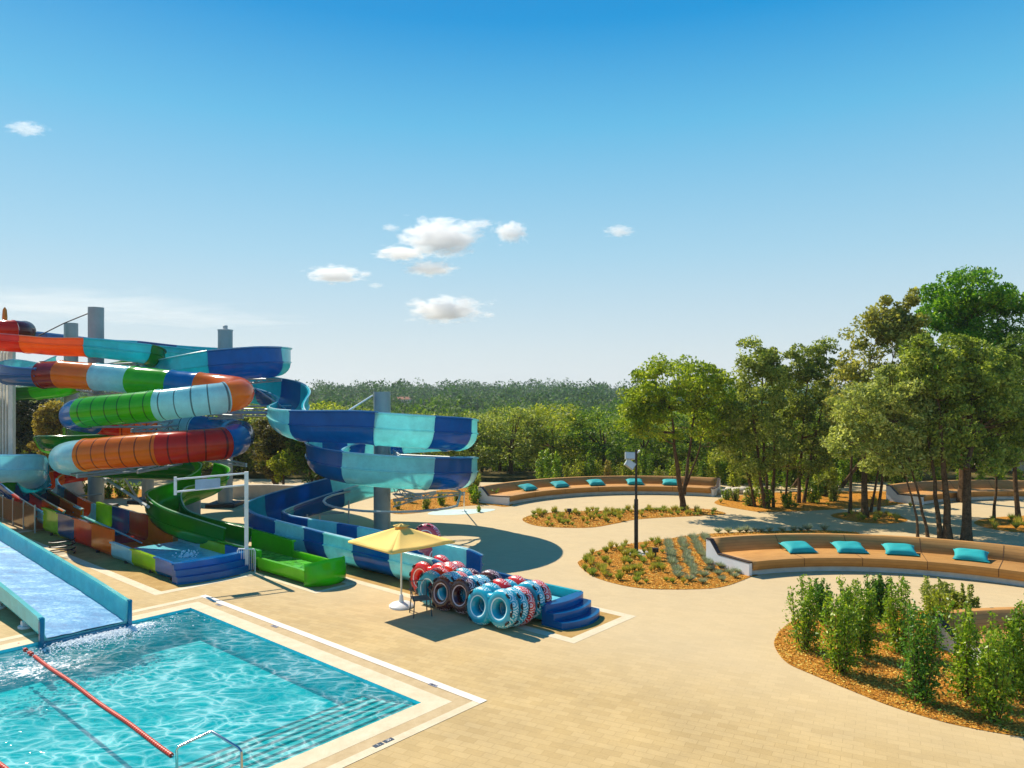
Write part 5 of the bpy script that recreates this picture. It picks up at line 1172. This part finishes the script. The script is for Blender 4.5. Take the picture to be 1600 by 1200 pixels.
# --- near bed: every shrub its own shape
NB = [(1259, 1016, 1.75, .5, 12, L_SHR, 'green shrub with bare lower stems at the left tip of the near bed'), (1285, 970, 1.15, .42, 10, L_SHD, 'dark rounded shrub behind the leftmost one in the near bed'),
      (1316, 1051, 1.95, .45, 14, L_SHR, 'tall fresh green shrub standing at the kerb, second from the left'), (1348, 1024, 1.7, .4, 12, L_SHR, 'bushy green shrub behind the tall one at the kerb'),
      (1373, 969, 1.2, .38, 16, L_SHD, 'dense dark green shrub with a round top in the back row of the near bed'), (1408, 1020, 1.75, .42, 11, L_SHR, 'slender-topped shrub in the centre of the near bed'),
      (1437, 1096, 1.9, .45, 15, L_SHD, 'dense deep green shrub nearest the kerb in the middle of the near bed'), (1474, 973, 1.15, .7, 14, L_OLIVE, 'wide twiggy olive shrub in the back row of the near bed'),
      (1498, 978, 1.0, .3, 8, L_YEL, 'light green shrub in the back row beside the twiggy one'), (1511, 1092, 1.85, .4, 12, L_SHR, 'upright shrub in front of the white bench end wall'),
      (1526, 990, 1.3, .5, 5, L_OLIVE, 'thin open shrub leaning out at the back of the near bed'), (1555, 1126, 1.75, .4, 12, L_SHR, 'dark-footed shrub near the kerb at the right of the near bed'),
      (1578, 1090, 1.8, .35, 9, L_SHR, 'tall narrow shrub near the right edge with bare gaps'), (1602, 1085, 2.0, .35, 10, L_SHR, 'shrub cut by the right edge of the photo'), (1462, 1010, 1.3, .4, 10, L_YEL, 'yellowing shrub with golden leaves in the middle of the near bed'),
      (1330, 985, 1.3, .4, 10, L_SHR, 'mid-green shrub between the tall kerb shrub and the dark round one')]
for i, (u, v, h, r_, ns_, mt, lab) in enumerate(NB):
    o = shrub_mesh(200+i, h, r_*.85, ns_+1, 200, .082, mt, open_=(ns_ < 6)); o.location = G(u, v); tag(o, lab, 'shrub', 'shrubs of the near bed')
# --- lamp bed and thin bed: lavender mounds and grass tufts
def mound(seed, r, h, n, leaf, mt, name, up=.9):
    rng = np.random.default_rng(seed); a = rng.uniform(0, 6.28, n); q = np.sqrt(rng.uniform(0, 1, n)); z = rng.uniform(0, 1, n)
    D_ = np.stack([np.cos(a)*q*.8, np.sin(a)*q*.8, np.ones(n)*up], 1); D_ /= np.linalg.norm(D_, axis=1)[:, None]; L_ = leaf*rng.uniform(.6, 1.2, (n, 1)); B_ = D_*r*z[:, None]*.55*np.array([1, 1, h/r]); wv = np.cross(D_, rng.normal(size=(n, 3))); wv /= np.linalg.norm(wv, axis=1)[:, None]; wv *= leaf*.045
    Q = np.stack([B_-wv, B_+wv, B_+D_*L_+wv*.2, B_+D_*L_-wv*.2], 1); return quads(name, Q, mt)
lv = [mound(301, .2, .22, 260, .2, L_SIL, 'lavender_plant', .6), mound(302, .2, .2, 240, .18, L_SIL, 'lavender_plant', .5)]
tf = [mound(303, .14, .2, 150, .3, L_TUFT, 'grass_tuft', 1.2), mound(304, .16, .15, 170, .24, leafmat('green_tuft_blades', (92, 116, 36), (130, 146, 54), (170, 172, 80), .25, .6, 4), 'grass_tuft', .8)]
uv_ = [False]*2; uf = [False]*2; rg = random.Random(9)
def put1(pr, us, p, s, label, cat, group):
    k = rg.randrange(2)
    if not us[k]: us[k] = True; o = pr[k]
    else: o = pr[k].copy(); COL.objects.link(o)
    o.location = p+Vector((0, 0, .01)); o.rotation_euler = (0, 0, rg.uniform(0, 6)); o.scale = (s, s, s); tag(o, label, cat, group)
rows = [((1044, 849), (1050, 873)), ((1048, 870), (1060, 903)), ((1064, 846), (1084, 900)), ((1082, 842), (1108, 884)), ((1100, 840), (1110, 852))]
for (a, b_) in rows:
    pa, pb = G(*a), G(*b_); n = max(2, int((pa-pb).length/.36))
    for i in range(n+1): put1(lv, uv_, pa.lerp(pb, i/n)+Vector((rg.uniform(-.06, .06), rg.uniform(-.06, .06), 0)), rg.uniform(.8, 1.15), 'grey-green lavender plant in the straight rows of the lamp bed', 'lavender', 'lavender rows in the lamp bed')
for (u, v) in ((1078, 908), (1100, 902), (1098, 912), (1110, 892), (1122, 899), (1128, 908), (1140, 897), (1148, 903), (1130, 888), (1152, 896), (1110, 882), (1125, 887)): put1(lv, uv_, G(u, v), rg.uniform(.8, 1.1), 'grey-green lavender plant below the white bench end', 'lavender', 'lavender by the bench end')
for u in (1122, 1138, 1156, 1166, 1180, 1190, 1202, 1222, 1240, 1252, 1262, 1288): put1(lv, uv_, G(u, 832.5-(u-1122)*.02), rg.uniform(.8, 1.2), 'lavender plant peeping over the back of the near bench', 'lavender', 'lavender behind the near bench')
ptsB = smooth_loop([G(u, v) for u, v in BED_B], 5); n = 0
while n < 95:
    u, v = rg.uniform(912, 1075), rg.uniform(846, 914); p = G(u, v)
    if inpoly(p.x, p.y, ptsB) and not (1038 < u and v < 900): put1(tf, uf, p, rg.uniform(.5, .85), 'low green and straw tuft planted in the lamp bed', 'grass tuft', 'tufts in the lamp bed'); n += 1
ptsA = smooth_loop([G(u, v) for u, v in BED_A], 5); n = 0
while n < 120:
    u = rg.uniform(828, 1125); v = rg.uniform(796, 822); p = G(u, v)
    if inpoly(p.x, p.y, ptsA) and rg.random() < (1.0 if v < 806 else .4): put1(tf, uf, p, rg.uniform(.55, .95), 'green grass tuft in the long thin bed before the far bench', 'grass tuft', 'tufts in the long thin bed'); n += 1
for n in range(40):
    u, v = rg.choice([(rg.uniform(1125, 1430), rg.uniform(785, 796)), (rg.uniform(1540, 1620), rg.uniform(812, 828)), (rg.uniform(1310, 1410), rg.uniform(804, 815))]); put1(tf, uf, G(u, v), rg.uniform(.6, 1.1), 'dry tuft on the shaded mulch among the trees', 'grass tuft', 'tufts among the trees')

# ---------------------------------------------------------------- clouds: small volumes high and far off
def cloud_mat(seed, dens=.055):
    m = bpy.data.materials.new('cloud_vapour'); m.use_nodes = True; nt = m.node_tree; nt.nodes.clear(); L = nt.links.new
    out = nt.nodes.new('ShaderNodeOutputMaterial'); pv = nt.nodes.new('ShaderNodeVolumePrincipled'); L(pv.outputs[0], out.inputs['Volume'])
    pv.inputs['Color'].default_value = (1, 1, 1, 1); pv.inputs['Anisotropy'].default_value = .2
    t = nt.nodes.new('ShaderNodeTexCoord'); ln = nt.nodes.new('ShaderNodeVectorMath'); ln.operation = 'LENGTH'; L(t.outputs['Object'], ln.inputs[0])
    of = nt.nodes.new('ShaderNodeVectorMath'); of.operation = 'ADD'; L(t.outputs['Object'], of.inputs[0]); of.inputs[1].default_value = (seed*7.1, seed*3.3, seed*1.7)
    n = noise(nt, 2.6, 7, .62, vec=of.outputs[0]); f = math_(nt, 'ADD', math_(nt, 'SUBTRACT', 1.0, ln.outputs['Value']), math_(nt, 'MULTIPLY', math_(nt, 'SUBTRACT', n.outputs[0], .5), 2.3))
    d = math_(nt, 'MULTIPLY', math_(nt, 'MINIMUM', math_(nt, 'MAXIMUM', math_(nt, 'SUBTRACT', f, .25), 0.0), .35), dens*3); L(d, pv.inputs['Density'])
    pv.inputs['Emission Color'].default_value = (.8, .88, 1, 1); L(math_(nt, 'MULTIPLY', d, 0.0), pv.inputs['Emission Strength'])
    return m
def cloud(label, parts, seed, D=1500, dens=.055):
    u0, v0 = parts[0][0], parts[0][1]; t = thing('cloud', label, 'cloud', tuple(PD(u0, v0, D)))
    for i, (u, v, ru, rv) in enumerate(parts):
        bm = bmesh.new(); bmesh.ops.create_icosphere(bm, subdivisions=3, radius=1.45); me = bpy.data.meshes.new('puff'); bm.to_mesh(me); bm.free()
        me.materials.append(cloud_mat(seed+i*.37, dens)); o = bpy.data.objects.new('puff', me); COL.objects.link(o); o.parent = t; k = D/FPX
        o.location = PD(u, v, D+i*ru*k*.2)-t.location; o.scale = (ru*k*1.18, ru*k*.9, rv*k*1.18)
cloud('largest white cloud near the middle of the sky', [(690, 371, 62, 30), (628, 396, 42, 12)], 1)
cloud('small flat cloud just under the largest one', [(673, 420, 40, 12)], 3)
cloud('small bright cloud right of the largest one', [(798, 363, 28, 18)], 5)
cloud('flat white cloud left of and below the largest one', [(524, 429, 44, 14), (572, 428, 10, 5)], 6)
cloud('lowest white cloud, above the spiral slide', [(697, 484, 62, 21), (764, 492, 10, 5)], 8)
cloud('faint cloud alone at the right of the group', [(968, 361, 25, 10)], 10, 1500, .03)
cloud('tiny faint wisp left of the largest cloud', [(610, 356, 15, 6)], 12, 1500, .03)
cloud('tiny wisp above the gap between the two brightest clouds', [(746, 350, 28, 7)], 14, 1500, .03)
cloud('small faint cloud at the far left of the sky', [(42, 201, 30, 11)], 15, 1500, .02)
cloud('tiny faint puff under the flat left cloud', [(587, 446, 13, 5)], 16, 1500, .025)
cloud('faint wispy haze cloud low over the slides at the left', [(110, 478, 250, 22), (330, 500, 160, 14)], 20, 1500, .0016)
# ---------------------------------------------------------------- the air between here and the hills
hz_m = bpy.data.materials.new('pale_air'); hz_m.use_nodes = True; nt = hz_m.node_tree; nt.nodes.clear(); o_ = nt.nodes.new('ShaderNodeOutputMaterial'); pv = nt.nodes.new('ShaderNodeVolumePrincipled'); nt.links.new(pv.outputs[0], o_.inputs['Volume'])
pv.inputs['Color'].default_value = (.78, .88, 1, 1); pv.inputs['Density'].default_value = .0002; pv.inputs['Anisotropy'].default_value = .2
hb = MB().box((0, 600, 6), (2600, 1500, 60)); ho = hb.build('haze', hz_m, smooth=False); ho['kind'] = 'stuff'; ho['label'] = 'thin pale haze over the valley and hills'
